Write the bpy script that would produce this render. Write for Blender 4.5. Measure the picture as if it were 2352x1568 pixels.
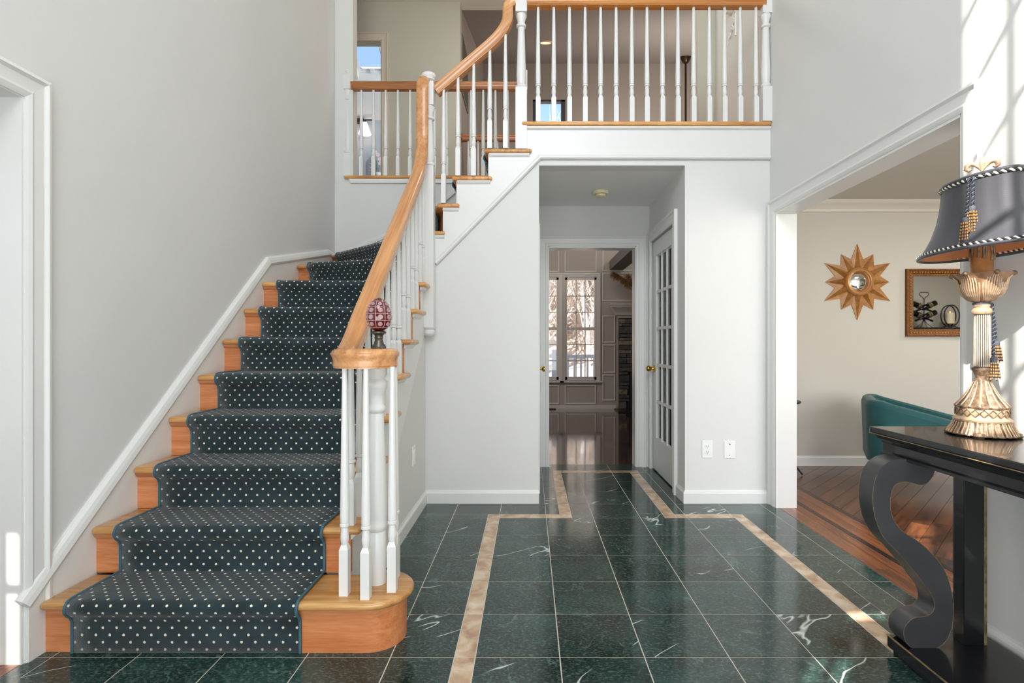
import bpy, bmesh, math, random
from mathutils import Vector, Matrix
random.seed(7)
for o in list(bpy.data.objects): bpy.data.objects.remove(o, do_unlink=True)
scene = bpy.context.scene
C = scene.collection
PI = math.pi

# ------------------------------------------------------------------ camera
F_PX, CX, CY, EYE = 1223.0, 1216.0, 788.0, 1.13
cam_d = bpy.data.cameras.new('camera'); cam = bpy.data.objects.new('camera', cam_d); C.objects.link(cam)
cam.location = (0, 0, EYE); cam.rotation_euler = (PI/2, 0, 0)
cam_d.sensor_width = 36; cam_d.lens = F_PX/2352*36
cam_d.shift_x = -(CX-1176)/2352; cam_d.shift_y = (CY-784)/2352
cam_d.clip_start = .05; cam_d.clip_end = 400
scene.camera = cam
scene.view_settings.view_transform = 'Standard'; scene.view_settings.look = 'None'
scene.view_settings.exposure = 0.33; scene.view_settings.gamma = 1.0
scene.view_settings.use_curve_mapping = False
def X_(x, D): return (x-CX)*D/F_PX           # pixel column at distance D -> metres
def Z_(y, D): return EYE-(y-CY)*D/F_PX       # pixel row at distance D -> metres

# ------------------------------------------------------------------ sky, sun, window light, added fill lamps
world = bpy.data.worlds.new('sky'); scene.world = world; world.use_nodes = True
wn = world.node_tree.nodes; wl = world.node_tree.links
for n in list(wn): wn.remove(n)
wo = wn.new('ShaderNodeOutputWorld'); wb = wn.new('ShaderNodeBackground'); ws = wn.new('ShaderNodeTexSky')
ws.sky_type = 'NISHITA'; ws.sun_disc = False; ws.sun_elevation = math.radians(40); ws.sun_rotation = math.radians(218)
ws.air_density = 1.0; ws.dust_density = .6
wl.new(ws.outputs[0], wb.inputs[0]); wl.new(wb.outputs[0], wo.inputs[0]); wb.inputs[1].default_value = .3
SUN_DIR = Vector((.8, 1.0, -1.09)).normalized()
sd = bpy.data.lights.new('sun', 'SUN'); sd.energy = 8.5; sd.angle = math.radians(.35); sd.color = (1, .95, .87)
sun = bpy.data.objects.new('sun', sd); C.objects.link(sun); sun.location = (-6, -8, 9)
sun.rotation_euler = SUN_DIR.to_track_quat('-Z', 'Y').to_euler()
def area(name, loc, direc, sx, sy, power, col=(1, 1, 1)):
    d = bpy.data.lights.new(name, 'AREA'); d.shape = 'RECTANGLE'; d.size = sx; d.size_y = sy; d.energy = power; d.color = col
    o = bpy.data.objects.new(name, d); C.objects.link(o); o.location = loc
    o.rotation_euler = Vector(direc).to_track_quat('-Z', 'Z').to_euler(); return o
area('daylight_upper_window', (0, -.86, 4.35), (0, 1, -.25), 2.1, 1.7, 80, (.95, .98, 1))
area('daylight_entry_door', (0, -.86, 1.1), (0, 1, .15), 2.4, 1.9, 72, (.95, .98, 1))
area('daylight_living_window', (3.4, .36, 1.5), (0, 1, 0), 2.4, 1.7, 60, (1, .98, .95))
area('living_mirror_fill', (5.3, 3.9, 2.40), (0, 0, -1), .5, .5, 26, (1, .95, .88))  # added fill for the chimney breast seen in the mirror, no fixture
area('living_fill', (3.6, 3.2, 2.40), (0, 0, -1), .5, .5, 12, (1, .93, .84))  # added to brighten the living room, no real ceiling fixture
area('daylight_study_window', (-3.0, .40, 1.45), (.3, 1, 0), 1.6, 1.6, 10, (.95, .98, 1))
area('family_fill', (-1.2, 7.2, 2.3), (.7, .6, -.15), .8, .8, 20, (1, .96, .9))  # added lamp lifting the dark family room, not a fixture
area('family_upper_fill', (2.6, 7.2, 3.6), (-.2, .5, .6), 1.0, 1.0, 40, (1, .95, .88))  # unseen fill aimed at the upper family room, no chandelier there
area('upper_hall_fill', (.4, 5.3, 5.02), (0, 0, -1), .7, .5, 16, (1, .95, .86))  # added downward fill for the upper hall, stands for no fixture
area('bathroom_fill', (-1.4, 7.6, 5.0), (-.5, .3, -.5), .5, .4, 14, (.95, .98, 1))  # added fill hidden behind the door wall, away from the skylight

# ------------------------------------------------------------------ helpers
def lin(h):
    h = h.lstrip('#'); c = [int(h[i:i+2], 16)/255 for i in (0, 2, 4)]
    return tuple((x/12.92 if x <= .04045 else ((x+.055)/1.055)**2.4) for x in c)
ORG = {}
def tag(o, label=None, cat=None, group=None, kind=None):
    if label: o['label'] = label
    if cat: o['category'] = cat
    if group: o['group'] = group
    if kind: o['kind'] = kind
    return o
def place(name, data, parent=None, loc=(0, 0, 0)):
    o = bpy.data.objects.new(name, data); C.objects.link(o); loc = Vector(loc)
    if parent is not None: o.parent = parent; o.location = loc-ORG[parent]
    else: o.location = loc
    ORG[o] = loc
    return o
def thing(name, label, cat, loc, group=None, kind=None):
    o = place(name, None, None, loc); o.empty_display_size = .05
    return tag(o, label, cat, group, kind)

class MB:
    def __init__(s): s.v = []; s.f = []; s.uv = {}
    def box(s, x0, x1, y0, y1, z0, z1):
        n = len(s.v)
        s.v += [(x0,y0,z0),(x1,y0,z0),(x1,y1,z0),(x0,y1,z0),(x0,y0,z1),(x1,y0,z1),(x1,y1,z1),(x0,y1,z1)]
        s.f += [tuple(n+i for i in q) for q in ((0,3,2,1),(4,5,6,7),(0,1,5,4),(1,2,6,5),(2,3,7,6),(3,0,4,7))]
        return s
    def prism(s, pts, axis, a, b):
        """polygon pts (2-D) in the plane normal to axis, from a to b. x:(y,z) y:(x,z) z:(x,y)"""
        def P(p, t): return {'x': (t,p[0],p[1]), 'y': (p[0],t,p[1]), 'z': (p[0],p[1],t)}[axis]
        n = len(s.v); m = len(pts)
        s.v += [P(p, a) for p in pts]+[P(p, b) for p in pts]
        s.f += [tuple(range(n, n+m)), tuple(range(n+2*m-1, n+m-1, -1))]
        s.f += [(n+i, n+(i+1) % m, n+m+(i+1) % m, n+m+i) for i in range(m)]
        return s
    def lathe(s, prof, c, seg=16, sx=1, sy=1, axis='z', a0=0, cap=True):
        """prof list of (r, h); around axis through c"""
        n = len(s.v); c = Vector(c)
        for r, h in prof:
            for k in range(seg):
                a = a0+2*PI*k/seg; u, w = r*math.cos(a)*sx, r*math.sin(a)*sy
                p = {'z': (u,w,h), 'y': (u,h,w), 'x': (h,u,w)}[axis]
                s.v.append(tuple(c+Vector(p)))
        for i in range(len(prof)-1):
            for k in range(seg):
                s.f.append((n+i*seg+k, n+i*seg+(k+1) % seg, n+(i+1)*seg+(k+1) % seg, n+(i+1)*seg+k))
        if not cap: return s
        s.f.append(tuple(n+k for k in range(seg)))
        e = n+(len(prof)-1)*seg; s.f.append(tuple(e+k for k in range(seg-1, -1, -1)))
        return s
    def tube(s, pts, rad, seg=8, closed=False):
        """round tube along a polyline, rad number or list"""
        pts = [Vector(p) for p in pts]; m = len(pts); n = len(s.v)
        if not hasattr(rad, '__len__'): rad = [rad]*m
        up = Vector((0, 0, 1)); prev = None
        for i, p in enumerate(pts):
            t = (pts[(i+1) % m]-pts[i-1]) if (closed or 0 < i < m-1) else (pts[1]-pts[0] if i == 0 else pts[-1]-pts[-2])
            if t.length < 1e-9: t = Vector((0, 0, 1))
            t.normalize()
            if prev is None:
                r = t.cross(up)
                if r.length < .05: r = t.cross(Vector((1, 0, 0)))
            else: r = prev-t*prev.dot(t)
            if r.length < 1e-6: r = t.cross(Vector((1, .3, 0)))
            r.normalize(); prev = r; b = t.cross(r)
            for k in range(seg):
                a = 2*PI*k/seg; s.v.append(tuple(p+(r*math.cos(a)+b*math.sin(a))*rad[i]))
        for i in range(m if closed else m-1):
            j = (i+1) % m
            for k in range(seg):
                s.f.append((n+i*seg+k, n+i*seg+(k+1) % seg, n+j*seg+(k+1) % seg, n+j*seg+k))
        if not closed:
            s.f.append(tuple(n+k for k in range(seg-1, -1, -1))); e = n+(m-1)*seg; s.f.append(tuple(e+k for k in range(seg)))
        return s
    def sweep(s, path, prof, N, closed=False, flip=False):
        """mitred sweep: prof (a,b): a along side dir (T x N), b along N"""
        path = [Vector(p) for p in path]; N = Vector(N).normalized(); m = len(path); q = len(prof); n = len(s.v)
        for i, p in enumerate(path):
            if closed or 0 < i < m-1:
                t0 = (p-path[i-1]).normalized(); t1 = (path[(i+1) % m]-p).normalized()
            elif i == 0: t0 = t1 = (path[1]-p).normalized()
            else: t0 = t1 = (p-path[-2]).normalized()
            s0 = t0.cross(N).normalized(); s1 = t1.cross(N).normalized(); S = (s0+s1)
            if S.length < 1e-6: S = s0
            S.normalize(); S = S/max(.25, S.dot(s0))
            if flip: S = -S
            for a, b in prof: s.v.append(tuple(p+S*a+N*b))
        for i in range(m if closed else m-1):
            j = (i+1) % m
            for k in range(q):
                s.f.append((n+i*q+k, n+i*q+(k+1) % q, n+j*q+(k+1) % q, n+j*q+k))
        if not closed:
            s.f.append(tuple(n+k for k in range(q))); e = n+(m-1)*q; s.f.append(tuple(e+k for k in range(q-1, -1, -1)))
        return s
    def xform(s, M, start=0):
        for i in range(start, len(s.v)): s.v[i] = tuple(M @ Vector(s.v[i]))
        return s
    def mesh(s, name, mat, org=(0,0,0), smooth=None, bevel=0, seg=2, recalc=True):
        me = bpy.data.meshes.new(name); o = Vector(org)
        me.from_pydata([tuple(Vector(v)-o) for v in s.v], [], s.f)
        bm = bmesh.new(); bm.from_mesh(me)
        if recalc: bmesh.ops.recalc_face_normals(bm, faces=bm.faces)
        if bevel:
            ed = [e for e in bm.edges if len(e.link_faces) == 2 and e.calc_face_angle(0) > .6]
            bmesh.ops.bevel(bm, geom=ed, offset=bevel, segments=seg, affect='EDGES', profile=.5, clamp_overlap=True)
        bm.to_mesh(me); bm.free()
        if smooth:
            for p in me.polygons: p.use_smooth = True
            me.set_sharp_from_angle(angle=math.radians(smooth))
        if mat: me.materials.append(mat)
        return me
    def build(s, name, mat, parent=None, org=None, **kw):
        if org is None:
            if parent is not None: org = ORG[parent]
            else:
                xs, ys, zs = zip(*s.v); org = ((min(xs)+max(xs))/2, (min(ys)+max(ys))/2, min(zs))
        return place(name, s.mesh(name, mat, org, **kw), parent, org)
def B(*a): return MB().box(*a)
def struct(name, mb, mat, label, cat=None, parent=None, **kw):
    o = mb.build(name, mat, parent, **kw)
    if parent is None: tag(o, label, cat or name.split('_')[0], kind='structure')
    return o

# ------------------------------------------------------------------ materials
def nm(name):
    m = bpy.data.materials.new(name); m.use_nodes = True; nt = m.node_tree
    return m, nt.nodes, nt.links, nt.nodes['Principled BSDF']
def plain(name, col, rough=.5, metal=0.0, var=0.0, vscale=6, bump=0.0, bscale=60, spec=.5, coat=0, sheen=0, emit=None, estr=0, trans=0, alpha=1):
    m, N, L, P = nm(name); c = lin(col) if isinstance(col, str) else col
    P.inputs['Base Color'].default_value = (*c, 1); P.inputs['Roughness'].default_value = rough; P.inputs['Metallic'].default_value = metal
    P.inputs['Specular IOR Level'].default_value = spec; P.inputs['Coat Weight'].default_value = coat; P.inputs['Sheen Weight'].default_value = sheen
    P.inputs['Transmission Weight'].default_value = trans
    tc = N.new('ShaderNodeTexCoord')
    if var:
        t = N.new('ShaderNodeTexNoise'); t.inputs['Scale'].default_value = vscale; t.inputs['Detail'].default_value = 4
        L.new(tc.outputs['Object'], t.inputs['Vector'])
        r = N.new('ShaderNodeValToRGB'); r.color_ramp.elements[0].position = .3; r.color_ramp.elements[1].position = .7
        r.color_ramp.elements[0].color = (*[max(0, x*(1-var)) for x in c], 1); r.color_ramp.elements[1].color = (*[min(1, x*(1+var)) for x in c], 1)
        L.new(t.outputs[0], r.inputs[0]); L.new(r.outputs[0], P.inputs['Base Color'])
    if bump:
        t = N.new('ShaderNodeTexNoise'); t.inputs['Scale'].default_value = bscale; t.inputs['Detail'].default_value = 3
        L.new(tc.outputs['Object'], t.inputs['Vector'])
        b = N.new('ShaderNodeBump'); b.inputs['Strength'].default_value = bump; b.inputs['Distance'].default_value = .01
        L.new(t.outputs[0], b.inputs['Height']); L.new(b.outputs[0], P.inputs['Normal'])
    if emit:
        P.inputs['Emission Color'].default_value = (*lin(emit), 1); P.inputs['Emission Strength'].default_value = estr
    return m
def math_(N, L, op, a, b=None, c=None):
    n = N.new('ShaderNodeMath'); n.operation = op
    for i, v in enumerate((a, b, c)):
        if v is None: continue
        if isinstance(v, (int, float)): n.inputs[i].default_value = v
        else: L.new(v, n.inputs[i])
    return n.outputs[0]
def mixc(N, L, fac, a, b):
    n = N.new('ShaderNodeMix'); n.data_type = 'RGBA'
    if isinstance(fac, (int, float)): n.inputs[0].default_value = fac
    else: L.new(fac, n.inputs[0])
    for i, v in ((6, a), (7, b)):
        if isinstance(v, tuple): n.inputs[i].default_value = (*v[:3], 1)
        else: L.new(v, n.inputs[i])
    return n.outputs[2]
def wood(name, c1, c2, axis='x', rough=.35, scale=9, contrast=(.35, .65), coat=.2, var=.18, stretch=.07, rot=None):
    m, N, L, P = nm(name)
    tc = N.new('ShaderNodeTexCoord'); oi = N.new('ShaderNodeObjectInfo')
    add = N.new('ShaderNodeVectorMath'); add.operation = 'MULTIPLY_ADD'
    L.new(oi.outputs['Random'], add.inputs[0]); add.inputs[1].default_value = (17, 23, 11); L.new(tc.outputs['Object'], add.inputs[2])
    mp = N.new('ShaderNodeMapping'); s = [1, 1, 1]; s['xyz'.index(axis)] = stretch; mp.inputs['Scale'].default_value = s
    src = add.outputs[0]
    if rot:
        r0 = N.new('ShaderNodeMapping'); r0.inputs['Rotation'].default_value = rot; L.new(src, r0.inputs['Vector']); src = r0.outputs[0]
    L.new(src, mp.inputs['Vector'])
    t = N.new('ShaderNodeTexNoise'); t.inputs['Scale'].default_value = scale*3; t.inputs['Detail'].default_value = 7; t.inputs['Distortion'].default_value = .9
    L.new(mp.outputs[0], t.inputs['Vector'])
    t2 = N.new('ShaderNodeTexNoise'); t2.inputs['Scale'].default_value = scale*22; t2.inputs['Detail'].default_value = 3
    L.new(mp.outputs[0], t2.inputs['Vector'])
    f = math_(N, L, 'ADD', math_(N, L, 'MULTIPLY', t.outputs[0], .7), math_(N, L, 'MULTIPLY', t2.outputs[0], .3))
    r = N.new('ShaderNodeValToRGB'); r.color_ramp.elements[0].position = contrast[0]; r.color_ramp.elements[1].position = contrast[1]
    r.color_ramp.elements[0].color = (*lin(c1), 1); r.color_ramp.elements[1].color = (*lin(c2), 1)
    L.new(f, r.inputs[0])
    v = math_(N, L, 'ADD', math_(N, L, 'MULTIPLY', oi.outputs['Random'], 2*var), 1-var)
    h = N.new('ShaderNodeHueSaturation'); L.new(v, h.inputs['Value']); L.new(r.outputs[0], h.inputs['Color'])
    L.new(h.outputs[0], P.inputs['Base Color'])
    P.inputs['Roughness'].default_value = rough; P.inputs['Coat Weight'].default_value = coat; P.inputs['Coat Roughness'].default_value = .2
    return m
def marble():
    m, N, L, P = nm('green_marble')
    tc = N.new('ShaderNodeTexCoord'); oi = N.new('ShaderNodeObjectInfo')
    add = N.new('ShaderNodeVectorMath'); add.operation = 'MULTIPLY_ADD'
    L.new(oi.outputs['Random'], add.inputs[0]); add.inputs[1].default_value = (37, 53, 29); L.new(tc.outputs['Object'], add.inputs[2])
    def noise(sc, det, dis=0, vec=None):
        t = N.new('ShaderNodeTexNoise'); t.inputs['Scale'].default_value = sc; t.inputs['Detail'].default_value = det; t.inputs['Distortion'].default_value = dis
        L.new(vec or add.outputs[0], t.inputs['Vector']); return t.outputs[0]
    big = N.new('ShaderNodeValToRGB'); e = big.color_ramp.elements
    e[0].position = .33; e[0].color = (*lin('#182725'), 1); e[1].position = .68; e[1].color = (*lin('#2d4844'), 1)
    x = big.color_ramp.elements.new(.5); x.color = (*lin('#213733'), 1)
    L.new(math_(N, L, 'ADD', noise(2.6, 5, 1.2), math_(N, L, 'MULTIPLY', math_(N, L, 'SUBTRACT', oi.outputs['Random'], .5), .22)), big.inputs[0])
    # fine crystalline fleck
    mp = N.new('ShaderNodeMapping'); mp.inputs['Scale'].default_value = (1, 2.2, 1); mp.inputs['Rotation'].default_value = (0, 0, .5); L.new(add.outputs[0], mp.inputs['Vector'])
    fl = N.new('ShaderNodeValToRGB'); fl.color_ramp.elements[0].position = .5; fl.color_ramp.elements[1].position = .74
    L.new(noise(70, 4, .6, mp.outputs[0]), fl.inputs[0])
    c = mixc(N, L, math_(N, L, 'MULTIPLY', fl.outputs[0], .42), big.outputs[0], lin('#7f978f'))
    # veins: thin level sets of warped noise, thinned by a mask
    mv = N.new('ShaderNodeMapping'); mv.inputs['Rotation'].default_value = (0, 0, .9)
    L.new(add.outputs[0], mv.inputs['Vector'])
    mv2 = N.new('ShaderNodeMapping'); mv2.inputs['Scale'].default_value = (1.3, .38, 1); L.new(mv.outputs[0], mv2.inputs['Vector']); mv = mv2
    def vein(sc, width, lo, hi, dist, det=5, vec=None):
        a = math_(N, L, 'ABSOLUTE', math_(N, L, 'SUBTRACT', noise(sc, det, dist, vec), .5))
        r = N.new('ShaderNodeMapRange'); L.new(a, r.inputs[0]); r.inputs[1].default_value = 0; r.inputs[2].default_value = width; r.inputs[3].default_value = 1; r.inputs[4].default_value = 0
        k = N.new('ShaderNodeMapRange'); L.new(noise(sc*1.3+1, 2), k.inputs[0]); k.inputs[1].default_value = lo; k.inputs[2].default_value = hi
        return math_(N, L, 'MULTIPLY', r.outputs[0], k.outputs[0])
    c = mixc(N, L, math_(N, L, 'MULTIPLY', vein(4, .016, .48, .7, 1.2), .4), c, lin('#88a89e'))
    c = mixc(N, L, math_(N, L, 'MULTIPLY', vein(1.5, .0042, .55, .60, 0, 4.5, mv.outputs[0]), .9), c, lin('#dfe8e2'))
    L.new(c, P.inputs['Base Color'])
    rr = N.new('ShaderNodeMapRange'); L.new(noise(9, 4), rr.inputs[0]); rr.inputs[3].default_value = .07; rr.inputs[4].default_value = .16
    L.new(rr.outputs[0], P.inputs['Roughness']); P.inputs['Specular IOR Level'].default_value = .5
    return m
def travertine():
    m, N, L, P = nm('beige_marble')
    tc = N.new('ShaderNodeTexCoord'); oi = N.new('ShaderNodeObjectInfo')
    add = N.new('ShaderNodeVectorMath'); add.operation = 'MULTIPLY_ADD'
    L.new(oi.outputs['Random'], add.inputs[0]); add.inputs[1].default_value = (37, 53, 29); L.new(tc.outputs['Object'], add.inputs[2])
    t = N.new('ShaderNodeTexNoise'); t.inputs['Scale'].default_value = 13; t.inputs['Detail'].default_value = 9; t.inputs['Distortion'].default_value = .5
    L.new(add.outputs[0], t.inputs['Vector'])
    r = N.new('ShaderNodeValToRGB'); e = r.color_ramp.elements
    e[0].position = .3; e[0].color = (*lin('#a58468'), 1); e[1].position = .72; e[1].color = (*lin('#e3d3bd'), 1)
    x = e.new(.5); x.color = (*lin('#c9ac8d'), 1)
    L.new(t.outputs[0], r.inputs[0]); L.new(r.outputs[0], P.inputs['Base Color']); P.inputs['Roughness'].default_value = .18
    return m
def carpet():
    m, N, L, P = nm('dotted_carpet')
    uv = N.new('ShaderNodeUVMap'); sx = N.new('ShaderNodeSeparateXYZ'); L.new(uv.outputs[0], sx.inputs[0])
    px, py, rad = .0505, .0265, .0046
    row = math_(N, L, 'FLOOR', math_(N, L, 'DIVIDE', sx.outputs[1], py))
    odd = math_(N, L, 'MODULO', row, 2)
    u = math_(N, L, 'ADD', math_(N, L, 'DIVIDE', sx.outputs[0], px), math_(N, L, 'MULTIPLY', odd, .5))
    du = math_(N, L, 'MULTIPLY', math_(N, L, 'SUBTRACT', math_(N, L, 'FRACT', u), .5), px)
    dv = math_(N, L, 'MULTIPLY', math_(N, L, 'SUBTRACT', math_(N, L, 'FRACT', math_(N, L, 'DIVIDE', sx.outputs[1], py)), .5), py)
    tn = N.new('ShaderNodeTexNoise'); tn.inputs['Scale'].default_value = 260; tn.inputs['Detail'].default_value = 2; L.new(uv.outputs[0], tn.inputs['Vector'])
    d = math_(N, L, 'SQRT', math_(N, L, 'ADD', math_(N, L, 'MULTIPLY', du, du), math_(N, L, 'MULTIPLY', dv, dv)))
    d = math_(N, L, 'ADD', d, math_(N, L, 'MULTIPLY', math_(N, L, 'SUBTRACT', tn.outputs[0], .5), .004))
    mr = N.new('ShaderNodeMapRange'); L.new(d, mr.inputs[0]); mr.inputs[1].default_value = rad-.0008; mr.inputs[2].default_value = rad+.0008; mr.inputs[3].default_value = 1; mr.inputs[4].default_value = 0
    bn = N.new('ShaderNodeTexNoise'); bn.inputs['Scale'].default_value = 7; bn.inputs['Detail'].default_value = 3; L.new(uv.outputs[0], bn.inputs['Vector'])
    br = N.new('ShaderNodeValToRGB'); br.color_ramp.elements[0].position = .35; br.color_ramp.elements[1].position = .7
    br.color_ramp.elements[0].color = (*lin('#1a2629'), 1); br.color_ramp.elements[1].color = (*lin('#2b3b40'), 1)
    L.new(bn.outputs[0], br.inputs[0])
    fn = mixc(N, L, math_(N, L, 'MULTIPLY', tn.outputs[0], .35), br.outputs[0], lin('#435255'))
    L.new(mixc(N, L, mr.outputs[0], fn, lin('#efe9d8')), P.inputs['Base Color'])
    P.inputs['Roughness'].default_value = .95; P.inputs['Specular IOR Level'].default_value = .1; P.inputs['Sheen Weight'].default_value = .25
    b = N.new('ShaderNodeBump'); b.inputs['Strength'].default_value = .5; b.inputs['Distance'].default_value = .004
    L.new(tn.outputs[0], b.inputs['Height']); L.new(b.outputs[0], P.inputs['Normal'])
    return m
def plank_floor(name, c1, c2, axis, width, length, rough):
    """wood strips too fine to pick apart, along axis"""
    m, N, L, P = nm(name)
    tc = N.new('ShaderNodeTexCoord'); s = N.new('ShaderNodeSeparateXYZ'); L.new(tc.outputs['Object'], s.inputs[0])
    a, b = (s.outputs[0], s.outputs[1]) if axis == 'x' else (s.outputs[1], s.outputs[0])
    row = math_(N, L, 'FLOOR', math_(N, L, 'DIVIDE', b, width))
    wn1 = N.new('ShaderNodeTexWhiteNoise'); wn1.noise_dimensions = '1D'; L.new(row, wn1.inputs['W'])
    col = math_(N, L, 'FLOOR', math_(N, L, 'ADD', math_(N, L, 'DIVIDE', a, length), math_(N, L, 'MULTIPLY', wn1.outputs[0], 7)))
    wn2 = N.new('ShaderNodeTexWhiteNoise'); wn2.noise_dimensions = '2D'
    cb = N.new('ShaderNodeCombineXYZ'); L.new(row, cb.inputs[0]); L.new(col, cb.inputs[1]); L.new(cb.outputs[0], wn2.inputs['Vector'])
    mp = N.new('ShaderNodeMapping'); mp.inputs['Scale'].default_value = (.08, 1, 1) if axis == 'x' else (1, .08, 1); L.new(tc.outputs['Object'], mp.inputs['Vector'])
    t = N.new('ShaderNodeTexNoise'); t.inputs['Scale'].default_value = 30; t.inputs['Detail'].default_value = 6; L.new(mp.outputs[0], t.inputs['Vector'])
    f = math_(N, L, 'ADD', math_(N, L, 'MULTIPLY', t.outputs[0], .6), math_(N, L, 'MULTIPLY', wn2.outputs[0], .45))
    r = N.new('ShaderNodeValToRGB'); r.color_ramp.elements[0].position = .25; r.color_ramp.elements[1].position = .8
    r.color_ramp.elements[0].color = (*lin(c1), 1); r.color_ramp.elements[1].color = (*lin(c2), 1); L.new(f, r.inputs[0])
    seam = math_(N, L, 'LESS_THAN', math_(N, L, 'FRACT', math_(N, L, 'DIVIDE', b, width)), .05)
    L.new(mixc(N, L, seam, r.outputs[0], tuple(x*.4 for x in lin(c1))), P.inputs['Base Color'])
    P.inputs['Roughness'].default_value = rough; P.inputs['Coat Weight'].default_value = 1.0; P.inputs['Coat Roughness'].default_value = .07
    return m
def glass(name, rough=0.0, tint=(1, 1, 1)):
    """thin clear pane: mostly clear with a Fresnel reflection"""
    m, N, L, P = nm(name); out = N['Material Output']
    tr = N.new('ShaderNodeBsdfTransparent'); tr.inputs[0].default_value = (*tint, 1)
    gl = N.new('ShaderNodeBsdfGlossy'); gl.inputs['Roughness'].default_value = rough
    fr = N.new('ShaderNodeFresnel'); fr.inputs[0].default_value = 1.45
    mx = N.new('ShaderNodeMixShader'); L.new(fr.outputs[0], mx.inputs[0]); L.new(tr.outputs[0], mx.inputs[1]); L.new(gl.outputs[0], mx.inputs[2])
    L.new(mx.outputs[0], out.inputs['Surface']); N.remove(P)
    return m

m_wall = plain('wall_paint_pale_grey', '#dededb', .75, var=.015, vscale=1.5, bump=.03, bscale=180)
m_ceil = plain('ceiling_paint', '#ecece9', .8)
m_trim = plain('white_trim_paint', '#e4e4e1', .32, var=.01)
m_sage = plain('upper_hall_paint', '#c6c3b4', .75)
m_taupe = plain('family_room_paint', '#b0a59b', .75)
m_taupe_ceil = plain('family_ceiling_paint', '#a39a94', .8)
m_fam_trim = plain('family_trim_paint', '#cfc8c0', .4)
m_living = plain('living_room_paint', '#c9c5bc', .75, bump=.03, bscale=180)
m_living_ceil = plain('living_room_ceiling_paint', '#cfcbc2', .8)
m_bath = plain('bathroom_paint', '#a9b3ba', .7)
m_oak_x = wood('golden_oak_tread', '#b87a3c', '#e0ae6e', 'x', .28)
m_oak_y = wood('golden_oak_nosing', '#b5763a', '#dba466', 'y', .28)
m_riser = wood('orange_maple_riser', '#bd6e3c', '#da9463', 'x', .32, var=.08)
m_rail = wood('oak_handrail', '#b3713c', '#e6af79', 'y', .25, scale=7, var=.03, contrast=(.3,.68), stretch=.03, rot=(-.702, 0, 0))
m_rail_x = wood('oak_handrail_x', '#b3713c', '#e3aa72', 'x', .25, scale=7, contrast=(.3,.68), stretch=.03, rot=(0, .707, 0), var=.03)
m_rail_l = wood('oak_level_rail', '#a9652f', '#d9964f', 'x', .25, scale=7, contrast=(.3,.68), var=.03, stretch=.03)
m_rail_d = wood('dark_oak_handrail', '#8a4f22', '#b87840', 'x', .25, scale=7, var=.03)
m_marble = marble(); m_beige = travertine(); m_carpet = carpet()
m_grout = plain('grout', '#cfc5b8', .9)
m_bind = plain('runner_binding', '#3c6372', .9)
m_fam_floor = plank_floor('dark_strip_floor', '#2a1510', '#5a3024', 'x', .057, .9, .12)
m_plank = wood('walnut_plank', '#3a2015', '#7a4a2c', 'y', .25, scale=5, var=.3, stretch=.12)
m_plank_b = wood('brown_border_plank', '#5e3219', '#96572e', 'y', .25, scale=6, var=.14, stretch=.08)
m_inlay = wood('dark_inlay', '#231209', '#3f2315', 'y', .25, scale=6)
m_glass = glass('window_glass')
m_glass_door = glass('door_glass'); m_glass_door.node_tree.nodes['Fresnel'].inputs[0].default_value = 1.12
m_brass = plain('polished_brass', '#c79a3c', .2, 1.0)
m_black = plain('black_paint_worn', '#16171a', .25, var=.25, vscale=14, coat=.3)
m_black_sheen = plain('black_paint_sheen', '#38383b', .42, var=.2, vscale=9, spec=1.0)  # scroll leg black lightened: reflected sheen put into the colour
m_wornedge = plain('worn_gold_edge', '#85704d', .5, var=.5, vscale=40)
m_gold = plain('antique_gold', '#7d6650', .45, .3, var=.5, vscale=60, bump=.35, bscale=90)
m_gold_b = plain('antique_gold_bright', '#c3a587', .4, .3, var=.25, vscale=50, bump=.25, bscale=70)
m_white_plastic = plain('white_plastic', '#f0f0ee', .35)
m_dark = plain('dark_slot', '#202020', .6)

# ------------------------------------------------------------------ setting: key planes (metres; camera at the origin, looking along +Y)
XL, XR, YB, YF = -1.79, 1.70, 3.766, -.90      # left wall, right wall, foyer back wall, front wall
SX = -.735                                      # wall under the open side of the first flight
YR, YH = 4.90, 4.88                             # wall behind the stair, end wall of the little hall
HX0, HX1, HZ = .068, 1.10, 2.386                # little hall
F2, F2R = 2.688, 2.668                          # upper floor
RISE, RUN, Y1 = .192, .2288, 1.92
def YK(k): return Y1+RUN*(k-1)
def ZK(k): return RISE*k

# floor: grout bed + tiles one by one
floor = struct('floor', B(-1.79, 1.715, YF, 4.97, -.05, -.0009), m_grout, 'dark green marble tile floor of the foyer with beige border strips', 'floor')
bands = [(-.27,-.195,YF,3.522), (-.195,.276,3.442,3.522), (.2,.276,3.522,4.733), (.276,.956,4.653,4.733), (.881,.956,3.442,4.653), (.956,1.405,3.442,3.522), (1.33,1.405,YF,3.442)]
def sub(rects, b):
    out = []
    for (x0,x1,y0,y1) in rects:
        bx0,bx1,by0,by1 = max(x0,b[0]),min(x1,b[1]),max(y0,b[2]),min(y1,b[3])
        if bx0 >= bx1-1e-4 or by0 >= by1-1e-4: out.append((x0,x1,y0,y1)); continue
        if y0 < by0: out.append((x0,x1,y0,by0))
        if by1 < y1: out.append((x0,x1,by1,y1))
        if x0 < bx0: out.append((x0,bx0,by0,by1))
        if bx1 < x1: out.append((bx1,x1,by0,by1))
    return out
cols = sorted([.1097+.305*i for i in range(-6, 5)]+[-1.79, 1.62, 1.715])
cols = [c for c in cols if c >= -1.79]
rows = [YF]+[r for r in (1.917+.305*j for j in range(-9, 10)) if r > YF+.05]+[4.975]
G = .0022
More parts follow.
